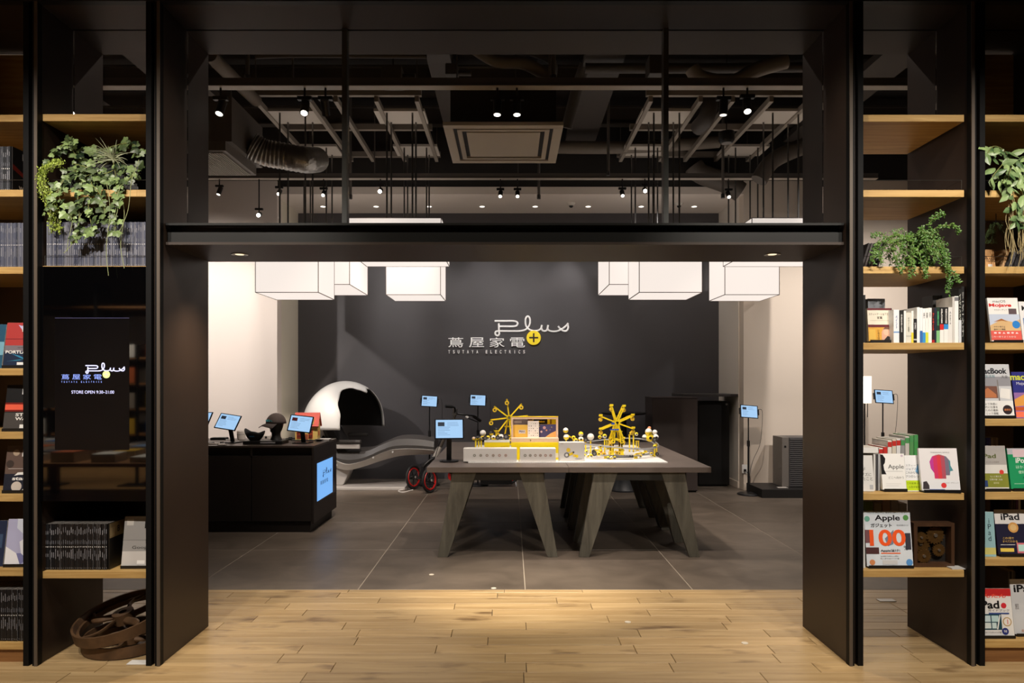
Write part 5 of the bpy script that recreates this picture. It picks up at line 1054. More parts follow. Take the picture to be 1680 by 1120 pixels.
hs = [(.52,.92),(.34,.86),(.26,.7),(.28,.5),(.36,.36),(.36,.2),(.66,.2),(.66,.3),(.76,.3),(.78,.42),(.86,.44),(.8,.58),(.8,.72),(.7,.86)]
def clip(poly, x0, x1):
    def cut(p, k, s):
        out = []
        for i in range(len(p)):
            a, b = p[i-1], p[i]; ia, ib = s*(a[0]-k) >= 0, s*(b[0]-k) >= 0
            if ia != ib: t = (k-a[0])/(b[0]-a[0]); out.append((k, a[1]+(b[1]-a[1])*t))
            if ib: out.append(b)
        return out
    return cut(cut(poly, x0, 1), x1, -1)
hd2 = []
for i in range(6):
    c0 = ((190, 60, 150), (206, 56, 100), (214, 60, 70), (176, 80, 96), (120, 110, 130), (80, 140, 150))[i]; pl_ = clip([(x, .12+z*.8) for x, z in hs], .26+i*.1, .36+i*.1)
    if len(pl_) > 2: hd2.append(('p', pl_, c0))
mag(1512, 1574, 3.665, z5, .222, (228, 226, 228), hd2+[('r', 0, .01, 1, .24, (226, 228, 232)), ('d', .58, .12, .07, (220, 60, 60)), ('p', [(.03,.03),(.2,.03),(.2,.12),(.14,.22),(.05,.2)], (60, 56, 60)), ('r', .2, .0, .6, .03, (50, 80, 160)), ('t', 'ジョブズ・グラフィック', .78, .18, .035, (90, 90, 90), {'w': .36}), ('t', 'THINKING SIMPLE', .55, .9, .03, (150, 150, 150), {'w': .5}), ('t', '人生の本質', .5, .84, .03, (150, 150, 150))],
   'white book with a red to purple gradient head in profile', tilt=.16, t=.014, name='book', cat='book', stand='black stand under the gradient head book', yaw=-.03)
for i in range(9):
    cc = ((226, 222, 216), (190, 60, 50), (230, 226, 220), (214, 206, 190), (224, 224, 226), (150, 150, 150), (200, 196, 190), (90, 150, 90), (70, 150, 80))[i]
    o = book(1442+i*7.2, 1448.6+i*7.2, 0, cc, '%s of the nine upright magazines behind the white covers' % ('leftmost', 'second', 'third', 'fourth', 'fifth', 'sixth', 'seventh', 'eighth', 'rightmost')[i], Y=3.86+.01*i, d=.17, z=z5, h=(.215, .22, .255, .26, .262, .262, .275, .28, .282)[i], spec=[('r', .86, .97, (196, 50, 46) if i < 5 else (80, 150, 90))])
# ---- sixth board
z6 = ZR1[5]
mag(1403, 1419, 3.69, z6, .29, (206, 208, 206), [('t', 'App it Simple', .7, .3, .3, (90, 90, 90), {'v': True})], 'pale magazine sliver cut by the left steel post on the lowest right board', tilt=.05, t=.01)
mag(1422, 1498, 3.69, z6, .288, (214, 222, 230), [('r', 0, .94, 1, 1, (196, 206, 214)), ('t', 'iPhone iPad Mac 便利に使いこなす!', .5, .97, .025, (60, 60, 70), {'w': .85}), ('t', 'Apple', .5, .865, .13, (30, 30, 34), {'w': .55, 'b': .025}), ('t', 'ガジェット', .36, .74, .075, (40, 40, 44), {'w': .46, 'b': .03}), ('t', '完全活用ガイド', .82, .74, .03, (60, 60, 70)),
   ('r', .0, .42, .12, .66, (120, 80, 84)), ('r', .0, .22, .28, .34, (80, 50, 50)), ('p', [(.42,.5),(.62,.66),(.6,.4),(.48,.36)], (120, 130, 150)), ('d', .9, .88, .06, (90, 150, 80)), ('d', .06, .86, .06, (110, 170, 150)), ('r', .86, .3, .98, .6, (60, 60, 70)), ('d', .12, .07, .06, (214, 140, 90)), ('d', .92, .07, .07, (90, 150, 210)),
   ('t', '100', .48, .515, .30, (240, 92, 40), {'w': .78, 'b': .025, 'mw': 1}), ('t', '%', .86, .33, .08, (50, 50, 60)), ('t', 'Apple漬け!', .52, .28, .055, (50, 40, 40), {'w': .42, 'b': .02}), ('r', .32, .225, .74, .245, (240, 110, 60)), ('t', 'Apple製品で生活をもっと便利に', .5, .18, .025, (60, 60, 60)), ('t', '楽しく使うためのアイデア集', .5, .14, .025, (60, 60, 60)), ('r', .34, .03, .66, .11, (206, 206, 206))],
   'large pale magazine with big orange numerals on its cover', tilt=.12, stand='black stand under the magazine with orange numerals')
for i in range(5): book(1420+i*14, 1432+i*14, 0, ((150, 190, 110), (206, 204, 198), (226, 200, 196), (230, 228, 222), (222, 220, 214))[i], ('green magazine behind the orange numeral cover', 'grey white magazine behind the orange numeral cover', 'pink edged magazine behind the orange numeral cover', 'white magazine behind the orange numeral cover, second from right', 'white magazine rightmost behind the orange numeral cover')[i], Y=3.84+.02*i, d=.16, z=z6, h=(.325, .315, .335, .32, .30)[i])
gf = thing('gear_frame', 'dark wooden box frame with old brass gears on the lowest right board', 'frame', (PX(1533, 3.70), 3.73, z6+.0008)); GW = wood((50, 32, 18), (74, 48, 28), 20, 20, 3, .5, 0, .05); BR_ = mat((104, 76, 40), .4, .7, noise=.2, scale=40)
w_, h_ = .108, .235; q = MB(); q.box((-w_, -.03, 0), (w_, .03, .018), GW).box((-w_, -.03, h_-.018), (w_, .03, h_), GW).box((-w_, -.03, .018), (-w_+.018, .03, h_-.018), GW).box((w_-.018, -.03, .018), (w_, .03, h_-.018), GW); q.build('wooden_frame', gf)
MB().box((-w_+.018, .02, .018), (w_-.018, .026, h_-.018), mat((24, 20, 16), .6)).build('back_board', gf)
def gear(q, c, r, nt, m, y0, y1):
    pts = []
    for i in range(nt*4): a = 2*PI*i/(nt*4); rr_ = r if i % 4 in (0, 1) else r*.86; pts.append((c[0]+rr_*math.cos(a), c[1]+rr_*math.sin(a)))
    n = len(pts); inn = [(c[0]+r*.18*math.cos(2*PI*i/n), c[1]+r*.18*math.sin(2*PI*i/n)) for i in range(n)]
    vs = [(x, y0, z) for x, z in pts]+[(x, y1, z) for x, z in pts]+[(x, y0, z) for x, z in inn]+[(x, y1, z) for x, z in inn]
    fs = []
    for i in range(n):
        j = (i+1) % n; fs += [(i, j, n+j, n+i), (i, 2*n+i, 2*n+j, j), (2*n+i, 3*n+i, 3*n+j, 2*n+j)]
    q.add(vs, fs, m)
for x, z, r_, y_ in ((.02, .165, .05, -.005), (-.055, .12, .055, .004), (.04, .085, .035, -.004), (-.045, .035+.02, .04, -.012), (-.06, .155, .03, -.014)):
    q = MB(); gear(q, (x, z), r_, 18, BR_, y_, y_+.008); q.cyl((x, y_-.006, z), (x, y_+.012, z), r_*.2, mat((150, 140, 126), .3, .8), n=12); q.build('gear', gf)
tag(MB().box((-.035, -.03, 0), (.035, .03, .006), mat((190, 190, 188), .3)).build('price_card', loc=(PX(1568, 3.68), 3.685, z6+.0008)), 'small grey card lying at the right end of the lowest right board', 'card')
# ---- far right bay
zz = ZR2
mag(1626, 1676, Y0, zz[3], .238, (238, 236, 232), [('r', 0, .1, 1, .62, (196, 206, 224)), ('p', [(0,.36),(.4,.5),(.75,.44),(1,.5),(1,.22),(0,.22)], (216, 180, 130)), ('p', [(.12,.44),(.4,.52),(.6,.45),(.4,.47)], (170, 110, 60)), ('r', 0, .02, 1, .24, (224, 96, 86)), ('r', .66, .62, .92, .75, (96, 80, 84)), ('d', .86, .38, .13, (50, 130, 206)), ('t', 'macOS', .38, .92, .055, (70, 70, 74), {'w': .42}), ('t', 'Mojave', .4, .82, .10, (214, 50, 46), {'w': .74, 'b': .035}),
   ('t', 'マスターブック', .4, .72, .04, (110, 110, 110)), ('t', '今すぐ使える', .3, .33, .04, (90, 80, 80)), ('t', '基本ワザ満載', .3, .27, .04, (90, 80, 80)), ('t', '■ ● ▲ ■ ● ▲', .5, .19, .04, (240, 220, 220), {'w': .8}), ('t', 'この一冊でよくわかる', .4, .1, .04, WH, {'w': .8})],
   'white magazine with an orange desert dune and a blue round badge', stand='black stand under the desert dune magazine', t=.012)
mag(1678, 1722, Y0, zz[3], .228, (226, 226, 226), [('t', 'Mac', .3, .84, .12, BK, {'b': .025}), ('r', .1, .2, .6, .6, (110, 140, 180))], 'white magazine cut by the right picture edge beside the dune magazine')
mag(1612, 1664, 3.69, zz[4], .283, (206, 208, 212), [('r', 0, .58, 1, .76, (150, 150, 156)), ('r', 0, .35, .55, .58, (120, 84, 72)), ('p', [(0,.45),(.25,.55),(.5,.42),(.5,.36),(0,.36)], (190, 120, 80)), ('r', 0, .0, 1, .30, (236, 236, 234)), ('p', [(.6,.36),(.92,.33),(.95,.52),(.66,.54)], (236, 234, 230)), ('r', .56, .3, .6, .7, (130, 126, 124)), ('d', .8, .13, .15, (50, 40, 44)), ('t', 'MacBook', .46, .87, .11, (40, 42, 48), {'w': .9, 'b': .035}), ('t', '大全', .82, .76, .06, (60, 60, 66)), ('t', '完全活用', .3, .77, .06, (70, 130, 140)),
   ('t', 'より快適に', .3, .24, .045, (60, 60, 60)), ('t', '的に仕事を', .3, .18, .045, (60, 60, 60)), ('t', 'ための最新', .3, .12, .045, (60, 60, 60)), ('t', 'ニック満載', .3, .06, .045, (60, 60, 60)), ('t', '最新技', .8, .13, .04, (240, 150, 90))], 'silver magazine with a laptop photo and a dark round badge', stand='black stand under the laptop photo magazine')
mag(1667, 1712, 3.71, zz[4], .25, (50, 52, 130), [('r', 0, 0, 1, .55, (150, 110, 170)), ('p', [(0,.4),(.5,.55),(1,.5),(1,.3),(0,.25)], (226, 160, 80)), ('t', 'mac', .2, .87, .1, (214, 220, 70), {'b': .03}), ('t', 'Mojave', .35, .74, .08, (220, 220, 230)), ('r', 0, .16, 1, .24, (196, 90, 50)), ('r', 0, .02, .3, .14, (240, 120, 90)), ('r', .3, .02, .6, .14, (90, 190, 220)), ('r', .6, .02, 1, .14, (240, 200, 80))], 'deep blue magazine with yellow letters cut by the right picture edge')
mag(1613, 1654, 3.70, zz[5], .230, (226, 224, 218), [('r', 0, .56, 1, 1, (176, 172, 168)), ('r', 0, .04, 1, .36, (136, 140, 56)), ('d', .76, .39, .09, (220, 70, 60)), ('t', 'iPad', .3, .76, .1, (96, 104, 60), {'w': .6, 'b': .03}), ('t', 'ビジネス活用術', .45, .62, .04, (120, 110, 100)), ('r', 0, .05, .16, .2, (50, 70, 120)), ('t', 'もっと使える', .5, .29, .04, WH), ('t', '仕事が速くなる', .5, .22, .04, WH), ('t', '最新版', .5, .14, .04, (230, 226, 180))], 'grey and olive book with white letters on the sixth board at far right', t=.02, name='book', cat='book', stand='black stand under the grey and olive book')
mag(1657, 1715, 3.71, zz[5], .215, (36, 150, 96), [('r', 0, .85, 1, 1, (190, 190, 196)), ('r', .15, .78, .9, .97, (226, 200, 206)), ('t', 'iPod', .38, .70, .13, WH, {'b': .025}), ('t', 'はかどる', .4, .54, .08, (214, 240, 220)), ('t', '便利技', .4, .41, .08, (214, 240, 220)), ('r', .1, .12, .9, .13, (190, 230, 200)), ('t', '大幅改訂', .5, .27, .06, (20, 70, 50))], 'green book with white letters cut by the right picture edge', t=.02, name='book', cat='book', stand='black stand under the green book')
for i in range(6): book(1614+i*4, 1617.6+i*4, 0, ((80, 84, 170), (80, 84, 170), (96, 96, 176), (196, 170, 140), (150, 120, 100), (190, 160, 130))[i], '%s of six upright books behind the grey and olive book' % ('leftmost blue', 'second blue', 'third blue', 'first brown', 'middle brown', 'last brown')[i], Y=3.86, d=.15, z=zz[5], h=.27)
mag(1608, 1634, 3.69, zz[6], .235, (150, 190, 196), [('t', 'iPad', .68, .6, .5, (40, 60, 70), {'v': True}), ('r', .2, .05, 1, .2, (206, 200, 120))], 'teal magazine cut by the steel upright on the seventh board', tilt=.1)
mag(1637, 1690, 3.70, zz[6], .235, (36, 34, 56), [('r', 0, .68, 1, 1, (226, 224, 222)), ('d', .55, .6, .16, (216, 160, 90)), ('d', .55, .6, .10, (226, 190, 130)), ('r', .08, .06, .5, .14, (236, 206, 90)), ('r', .6, .03, .86, .26, (214, 120, 130)), ('r', .64, .07, .82, .22, (190, 230, 220)), ('t', 'iPad', .48, .84, .15, (34, 34, 38), {'w': .58, 'b': .025}), ('t', 'この1冊で', .36, .36, .05, (230, 190, 100)), ('t', 'すべてわかる', .4, .29, .05, (230, 190, 100)), ('r', .1, .21, .55, .22, WH)],
   'navy and white magazine with a gold medal badge', stand='black stand under the gold medal magazine', t=.01)
for i in range(5): book(1655+i*4, 1658.5+i*4, 0, ((60, 56, 60), (96, 92, 96), (70, 66, 70), (110, 80, 130), (210, 206, 210))[i], '%s of five magazines standing behind the gold medal one' % ('leftmost', 'second', 'middle', 'fourth', 'rightmost')[i], Y=3.86, d=.15, z=zz[6], h=.285)
mag(1608, 1664, 3.69, zz[7], .245, (232, 230, 226), [('r', 0, .84, 1, 1, (196, 44, 44)), ('r', .1, .13, .66, .46, (30, 70, 84)), ('r', .14, .3, .34, .43, (206, 226, 230)), ('r', .37, .3, .58, .43, (190, 220, 220)), ('r', .14, .16, .34, .28, (220, 230, 226)), ('r', .37, .16, .5, .28, (206, 226, 226)), ('p', [(.5,.14),(.54,.14),(.64,.44),(.61,.45)], WH), ('d', .82, .3, .13, (190, 160, 110)), ('d', .82, .3, .10, (236, 232, 226)), ('d', .74, .1, .1, (40, 50, 120)), ('d', .76, .64, .08, (214, 50, 60)), ('d', .12, .52, .06, (206, 190, 90)),
   ('t', 'かんたん', .4, .845, .08, (240, 90, 70), {'w': .9, 'b': .028}), ('t', 'iPad', .32, .66, .17, BK, {'w': .62, 'b': .028}), ('t', 'ガイドブック', .6, .54, .05, (60, 60, 60), {'w': .62}), ('t', '1', .83, .3, .1, (206, 50, 50)), ('t', '98', .74, .1, .05, WH), ('r', .3, .46, .9, .49, (60, 80, 140)), ('t', 'はじめてでも安心の入門書', .34, .08, .03, (80, 70, 70), {'w': .56})], 'white and red magazine with a window pattern tablet, bottom board at far right', tilt=.14, stand='black stand under the white and red magazine')
mag(1664, 1722, 3.72, zz[7], .285, (206, 208, 210), [('r', 0, .9, 1, 1, (226, 226, 226)), ('r', .45, .3, 1, .66, (180, 190, 196)), ('r', .5, .36, 1, .62, (30, 90, 76)), ('p', [(.3,.1),(.4,.06),(.6,.1),(.55,.3),(.46,.5),(.36,.3)], (226, 170, 130)), ('t', 'iPad', .4, .83, .14, BK, {'w': .62, 'b': .028}), ('t', '最新情報と使い方', .5, .96, .03, (80, 80, 80)), ('t', '設定\n操作\n応用', .14, .5, .1, (100, 90, 90)), ('t', '完全保存版', .4, .06, .05, (200, 120, 60))], 'grey magazine with a hand holding a tablet, cut by the right picture edge', tilt=.14, stand='black stand under the magazine with the hand and tablet')
for i in range(4): book(1654+i*3, 1656.8+i*3, 0, ((150, 150, 154), (90, 90, 94), (176, 176, 180), (120, 120, 124))[i], '%s of four grey magazines behind the white and red one' % ('leftmost', 'second', 'third', 'rightmost')[i], Y=3.88, d=.14, z=zz[7], h=.30)
for i in range(7):
    book(1640+i*6.5, 1645+i*6.5, 0, ((196, 160, 120), (60, 60, 64), (90, 90, 94), (50, 50, 54), (80, 78, 80), (44, 44, 46), (100, 98, 96))[i], '%s of seven leaning books under the hanging plant at far right' % ('leftmost pale', 'second', 'third', 'fourth', 'fifth', 'sixth', 'rightmost')[i], Y=3.80, d=.14, z=zz[2], h=.125, lean=.35)
mag(1608, 1634, 3.78, zz[2], .115, (206, 160, 110), [('t', 'iPhone', .6, .55, .3, (50, 40, 40), {'w': .8}), ('r', .5, .0, .8, .3, (230, 226, 220))], 'tan magazine with dark lettering under the hanging plant', tilt=.1, yaw=.1)
# ---------------- glass signage panel ----------------
tv = thing('signage_panel', 'tall glossy black glass sign panel with a lit shop logo, in the left bookcase', 'signage display', ((PX(61, 3.625)+PX(240, 3.625))/2, 3.625, PZ(822, 3.625)))
hw = (PX(240, 3.625)-PX(61, 3.625))/2; hh = PZ(437, 3.625)-PZ(822, 3.625)
MB().box((-hw, 0, 0), (hw, .035, hh), mat((4, 4, 5), .03, spec=.55, coat=0)).build('glass_front', tv, bevel=.001)
MB().box((-hw+.01, .035, .02), (hw-.01, .075, hh-.02), BLK).build('housing', tv)
sx0, sx1, sz0, sz1 = [PX(90, 3.624)-tv.location.x, PX(212, 3.624)-tv.location.x, PZ(738, 3.624)-tv.location.z, PZ(521, 3.624)-tv.location.z]
MB().box((sx0, -.0006, sz0), (sx1, .0, sz1), mat((2, 2, 4), .25, spec=.3)).box((sx0, -.0008, sz1-.003), (sx1, 0, sz1), mat((60, 60, 90), .3, emit=.4)).build('screen', tv)
GL = mat((200, 200, 230), .5, emit=1.0, ecol=(196, 200, 250)); GB = mat((120, 150, 220), .5, emit=.9, ecol=(126, 140, 226)); GG = mat((190, 210, 130), .5, emit=.8, ecol=(200, 216, 140))
k = 3.62/F/10.5   # crop pixel pitch of the screen logo (scale 10.5 in x for a 7.0 source)
kk = 3.62/F*(168-139)/(1020-640)*1.0*1.0
kk = 3.62/F*(203-139)/(1490-640)
logo(tv, PX(140+(1000-640)*(64/850), 3.62)-tv.location.x, PZ(608.3, 3.62)-tv.location.z, -.0012, kk, GL, GG, WHITE, .0028, .0002, GB)
q = MB(); q.text('STORE OPEN 9:30–21:00', (PX(151.5, 3.62)-tv.location.x, -.0012, PZ(643, 3.62)-tv.location.z), (1,0,0), (0,0,1), GL, h=5.0*3.62/F, w=70*3.62/F, bold=.0); q.build('opening_hours', tv)
# ---------------- old wheels on the floor ----------------
IRON = mat((92, 68, 46), .55, .3, noise=.3, scale=14)
def oldwheel(c, r, rot, label):
    t = thing('iron_wheel', label, 'wheel', c, rot)
    MB().lathe([(r-.035, -.028), (r, -.03), (r, .03), (r-.012, .03), (r-.02, .0), (r-.035, -.0), (r-.035, -.028)], IRON, 48).build('rim', t)
    MB().lathe([(.022, -.03), (.055, -.03), (.055, .03), (.022, .03), (.022, -.03)], IRON, 20).build('hub', t)
    for i in range(5):
        a = 2*PI*i/5; pts = [(math.cos(a+.55*f*(1-f)*2)*(.05+(r-.075)*f), math.sin(a+.55*f*(1-f)*2)*(.05+(r-.075)*f), 0) for f in (0, .25, .5, .75, 1)]
        MB().tube(smooth_path(pts, 4), .019, IRON, 8, flat=.55).build('spoke', t)
oldwheel((-2.16, 3.88, .165), .255, (.16, -.22, .3), 'rusty spoked iron wheel lying tilted on top of the other wheel')
oldwheel((-2.14, 3.90, .045), .235, (.03, -.03, .8), 'lower rusty spoked iron wheel flat on the floor under the left bookcase')
for px, py, lab in ((229, 1087, 'small white floor plate beside the iron wheels'), (1454, 985, 'white floor plate seen under the right bookcase')):
    Y = F*H/(py-CY); tag(MB().box((-.055, -.028, 0), (.055, .028, .004), W2).build('floor_plate', loc=(PX(px, Y), Y, .001), bevel=.001), lab, 'floor plate')
# ---------------- plants ----------------
def leafmat(c1, c2):
    m = bpy.data.materials.new('leaf'); m.use_nodes = True; nt = m.node_tree; b = nt.nodes['Principled BSDF']; oi = nt.nodes.new('ShaderNodeObjectInfo'); n = nt.nodes.new('ShaderNodeTexNoise'); n.inputs['Scale'].default_value = 22
    g = nt.nodes.new('ShaderNodeNewGeometry'); nt.links.new(g.outputs['Position'], n.inputs['Vector']); ad = nt.nodes.new('ShaderNodeMath'); ad.operation = 'ADD'; nt.links.new(oi.outputs['Random'], ad.inputs[0]); nt.links.new(n.outputs['Fac'], ad.inputs[1])
    r = nt.nodes.new('ShaderNodeMapRange'); r.inputs[1].default_value = .5; r.inputs[2].default_value = 1.75; nt.links.new(ad.outputs[0], r.inputs[0]); x = nt.nodes.new('ShaderNodeMix'); x.data_type = 'RGBA'
    x.inputs[6].default_value = rgb(*c1); x.inputs[7].default_value = rgb(*c2); nt.links.new(r.outputs[0], x.inputs[0]); nt.links.new(x.outputs[2], b.inputs['Base Color']); b.inputs['Roughness'].default_value = .42; return m
LG1 = leafmat((16, 34, 18), (150, 176, 110)); LG2 = leafmat((60, 92, 26), (170, 190, 80)); LG3 = leafmat((60, 90, 50), (170, 196, 130)); LG4 = leafmat((60, 100, 36), (150, 186, 84)); STEM = mat((120, 124, 70), .6)
IVY = [(0,0),(.16,-.1),(.36,-.08),(.46,.06),(.42,.2),(.6,.36),(.52,.5),(.34,.52),(.26,.66),(.14,.84),(0,.98),(-.14,.84),(-.26,.66),(-.34,.52),(-.52,.5),(-.6,.36),(-.42,.2),(-.46,.06),(-.36,-.08),(-.16,-.1)]
OVAL = [(0,0),(.14,.1),(.25,.35),(.24,.6),(.12,.85),(0,1.05),(-.12,.85),(-.24,.6),(-.25,.35),(-.14,.1)]
def leafgeo(shape, s):
    vs = [(0, s*.38, 0)]+[(x*s, y*s, -abs(x)*s*.35-(y-.4)**2*s*.25) for x, y in shape]; n = len(shape)
    return vs, [(0, 1+i, 1+(i+1) % n) for i in range(n)]
def leaf_parts(t, paths, shape, m, s0, s1, step, spread, name='leaf', front=1):
    """leaves as parts along hanging stems (local coordinates of t)"""
    pr = []
    for s in (s0, (s0+s1)/2, s1):
        v, f = leafgeo(shape, s); pr.append(MB().add(v, f, m).build(name, t))
    used = set(); cnt = 0
    for p in paths:
        acc = 0
        for a, b in zip(p, p[1:]):
            acc += (b-a).length
            while acc > step:
                acc -= step; k = R.randrange(3)
                o = pr[k] if k not in used else pr[k].copy()
                if k in used: COL.objects.link(o)
                used.add(k); o.location = b+Vector((R.uniform(-spread, spread), R.uniform(-spread*.8, spread*.4), R.uniform(-spread, spread)))
                # leaf face (local +Z) looks to the aisle and up, tip hangs down and outward
                nrm = Vector((R.uniform(-.7, .7), -1, R.uniform(-.1, .9))).normalized(); tip = Vector((R.uniform(-1, 1), R.uniform(-.4, .1), R.uniform(-1.2, .2)))
                tip = (tip-nrm*tip.dot(nrm)).normalized(); xa = tip.cross(nrm); o.matrix_local = Matrix.Translation(o.location) @ Matrix((xa, tip, nrm)).transposed().to_4x4()
                cnt += 1
    return cnt
def vine(x, y, z, dx, drop, y1, n=10, wob=.02):
    pts = []; 
    for i in range(n+1):
        f = i/n; pts.append(Vector((x+dx*f**.8+R.uniform(-wob, wob), y+(y1-y)*min(1, f*2)+R.uniform(-wob, wob)*.5, z+.05*math.sin(min(1, f*2.2)*PI)-drop*f*f)))
    return smooth_path(pts, 3)
def V(px, py, Y, t): return P(px, py, Y)-t.location
iv = thing('hanging_ivy', 'lush ivy with lobed leaves spilling over the second left board', 'plant', (-2.2, 3.76, Z1[1]+.0008))
MB().box((-.17, -.03, 0), (.20, .25, .16), BLK).build('planter', iv, bevel=.004); MB().box((-.165, -.025, .155), (.195, .245, .163), mat((40, 30, 22), .9)).build('soil', iv)
paths = [smooth_path([V(*a, iv) for a in p], 5) for p in (
 [(150, 290, 3.78), (130, 262, 3.72), (110, 238, 3.68), (92, 245, 3.64), (84, 270, 3.62)], [(150, 280, 3.78), (120, 240, 3.74), (118, 226, 3.7), (108, 228, 3.66)],
 [(155, 285, 3.75), (125, 280, 3.66), (100, 300, 3.62), (88, 330, 3.60), (82, 350, 3.6)], [(160, 285, 3.75), (140, 290, 3.64), (128, 320, 3.60), (130, 352, 3.59), (126, 392, 3.59)],
 [(160, 285, 3.75), (150, 300, 3.64), (165, 320, 3.6), (172, 350, 3.59), (168, 368, 3.59)], [(165, 280, 3.75), (185, 290, 3.66), (200, 300, 3.62), (215, 290, 3.62), (222, 275, 3.64)],
 [(165, 285, 3.75), (190, 300, 3.64), (192, 325, 3.6), (188, 350, 3.59), (190, 376, 3.59)], [(150, 270, 3.78), (160, 250, 3.72), (185, 240, 3.7), (215, 235, 3.68), (232, 250, 3.68)],
 [(150, 285, 3.74), (112, 290, 3.64), (95, 318, 3.61), (110, 340, 3.6), (118, 360, 3.59)], [(150, 300, 3.7), (148, 312, 3.62), (145, 345, 3.59), (150, 372, 3.59), (140, 385, 3.59)], [(150, 270, 3.8), (130, 255, 3.76), (150, 240, 3.74), (170, 255, 3.72)], [(120, 268, 3.68), (145, 275, 3.66), (170, 285, 3.65), (200, 275, 3.66), (230, 285, 3.67)])]
q = MB()
for p in paths: q.tube(p, .0022, STEM, 5)
for a, b, c, d in ((175, 300, 178, 452), (196, 310, 204, 440), (150, 330, 105, 415), (205, 290, 175, 378), (228, 262, 196, 380), (118, 350, 110, 412), (190, 330, 188, 380)):
    q.tube(smooth_path([V(a, b, 3.64, iv), V((a+c)/2+4, b+(d-b)*.3, 3.59, iv), V((a+c)/2-2, b+(d-b)*.7, 3.585, iv), V(c, d, 3.585, iv)], 6), .0014, mat((150, 160, 110), .6), 4)
q.build('stems', iv)['kind'] = 'stuff'
leaf_parts(iv, paths, IVY, LG1, .024, .046, .012, .022)
q = MB()   # fine feathery trails at the left
for k in range(14):
    p = smooth_path([V(a+R.uniform(-9, 9), b+R.uniform(-5, 5), 3.61+R.uniform(-.02, .03), iv) for a, b in ((95, 268), (78, 276), (68, 290), (72, 312), (84, 340), (90, 365), (92, 378))[:7-(k % 3)]], 5)
    q.tube(p, .0012, STEM, 4)
    for c in p:
        for s in range(5):
            v, f = leafgeo(OVAL, R.uniform(.008, .014)); M = Euler((R.uniform(.6, 2.2), R.uniform(-.6, .6), R.uniform(0, 6))).to_matrix(); off = c+Vector([R.uniform(-.012, .012) for _ in range(3)]); q.add([off+M @ Vector(x) for x in v], f, LG2)
q.build('feathery_foliage', iv)['kind'] = 'stuff'
tl = thing('air_plant', 'spiky silvery air plant above the ivy', 'plant', P(186, 262, 3.68))
q = MB(); MT = mat((150, 156, 124), .6)
for k in range(40):
    a = R.uniform(-.3, PI+.3); L_ = R.uniform(.06, .15); dy = R.uniform(-.7, .3); c = Vector((0, 0, 0)); d = Vector((math.cos(a), dy, math.sin(a))).normalized()
    pts = [c+d*L_*f+Vector((0, -.01*f, -.055*f*f*(1 if abs(d.x) > .4 else .3))) for f in (0, .3, .6, .85, 1)]
    q.tube(pts, .002, MT, 4, rr=[.0028, .0024, .0018, .001, .0004])
q.build('blades', tl)['kind'] = 'stuff'; MB().sph((0, .004, -.006), .008, MT, 10, 7, (1, 1, 1.6)).build('base', tl); MB().cyl((0,0,-.01), (0, .03, -.10), .003, STEM, n=6).build('stem', tl)
def small_plant(base, paths, label, m, size, per, box, name='trailing_plant'):
    t = thing(name, label, 'plant', base)
    MB().lathe([(0, 0), (box*.75, 0), (box, box*1.3), (box*.9, box*1.3), (box*.85, box*1.1), (0, box*1.1)], BLK, 20).build('pot', t)
    st = MB(); q = MB()
    for p in paths:
        p = smooth_path([Vector(a)-t.location for a in p], 5); st.tube(p, .001, STEM, 4)
        for c in p:
            for s in range(per):
                v, f = leafgeo(OVAL, R.uniform(*size)); nrm = Vector((R.uniform(-1, 1), -1, R.uniform(-.3, 1.2))).normalized(); tip = Vector((R.uniform(-1, 1), R.uniform(-1, 1), R.uniform(-1, .8))); tip = (tip-nrm*tip.dot(nrm)).normalized()
                M = Matrix((tip.cross(nrm), tip, nrm)).transposed(); off = c+Vector([R.uniform(-.009, .009) for _ in range(3)]); q.add([off+M @ Vector(x) for x in v], f, m)
    st.build('stems', t)['kind'] = 'stuff'; q.build('foliage', t)['kind'] = 'stuff'; return t
ps = []
for k in range(46):
    a = R.uniform(0, 2*PI); x1 = 1500+math.cos(a)*R.uniform(20, 62); y1 = 400+math.sin(a)*R.uniform(8, 28)+6; Yk = R.uniform(3.62, 3.74)
    ps.append([P(1502, 415, 3.72), P((1502+x1)/2, min(400, y1)-R.uniform(5, 18), Yk), P(x1, y1, Yk), P(x1+R.uniform(-6, 6), y1+R.uniform(6, 26), Yk-.02)])
for pts in ([(1510, 400), (1535, 375), (1562, 370), (1573, 382)], [(1530, 390), (1525, 365), (1540, 352), (1548, 350)], [(1520, 400), (1545, 425), (1556, 450), (1557, 480)], [(1515, 410), (1548, 435), (1566, 450), (1572, 462)], [(1500, 410), (1496, 430), (1494, 455)], [(1505, 410), (1515, 435), (1520, 455)],
            [(1480, 405), (1450, 395), (1435, 405), (1432, 430)], [(1480, 400), (1445, 385), (1432, 388)], [(1530, 405), (1552, 428), (1555, 446), (1558, 470)], [(1480, 410), (1470, 425), (1478, 438)]):
    for _ in range(2): ps.append([P(x+R.uniform(-2, 2), y+R.uniform(-2, 2), 3.625-.004*i) for i, (x, y) in enumerate(pts)])
small_plant((PX(1502, 3.76), 3.76, ZR1[2]+.0008), ps, 'bushy small leaved trailing plant on the third right board', LG4, (.010, .018), 4, .055)
rp = thing('hanging_vine', 'broad leaved pale green vine hanging at the far right edge', 'plant', (PX(1665, 3.78), 3.78, ZR2[1]+.0008))
MB().box((-.14, -.02, 0), (.14, .2, .14), BLK).build('planter', rp, bevel=.004)
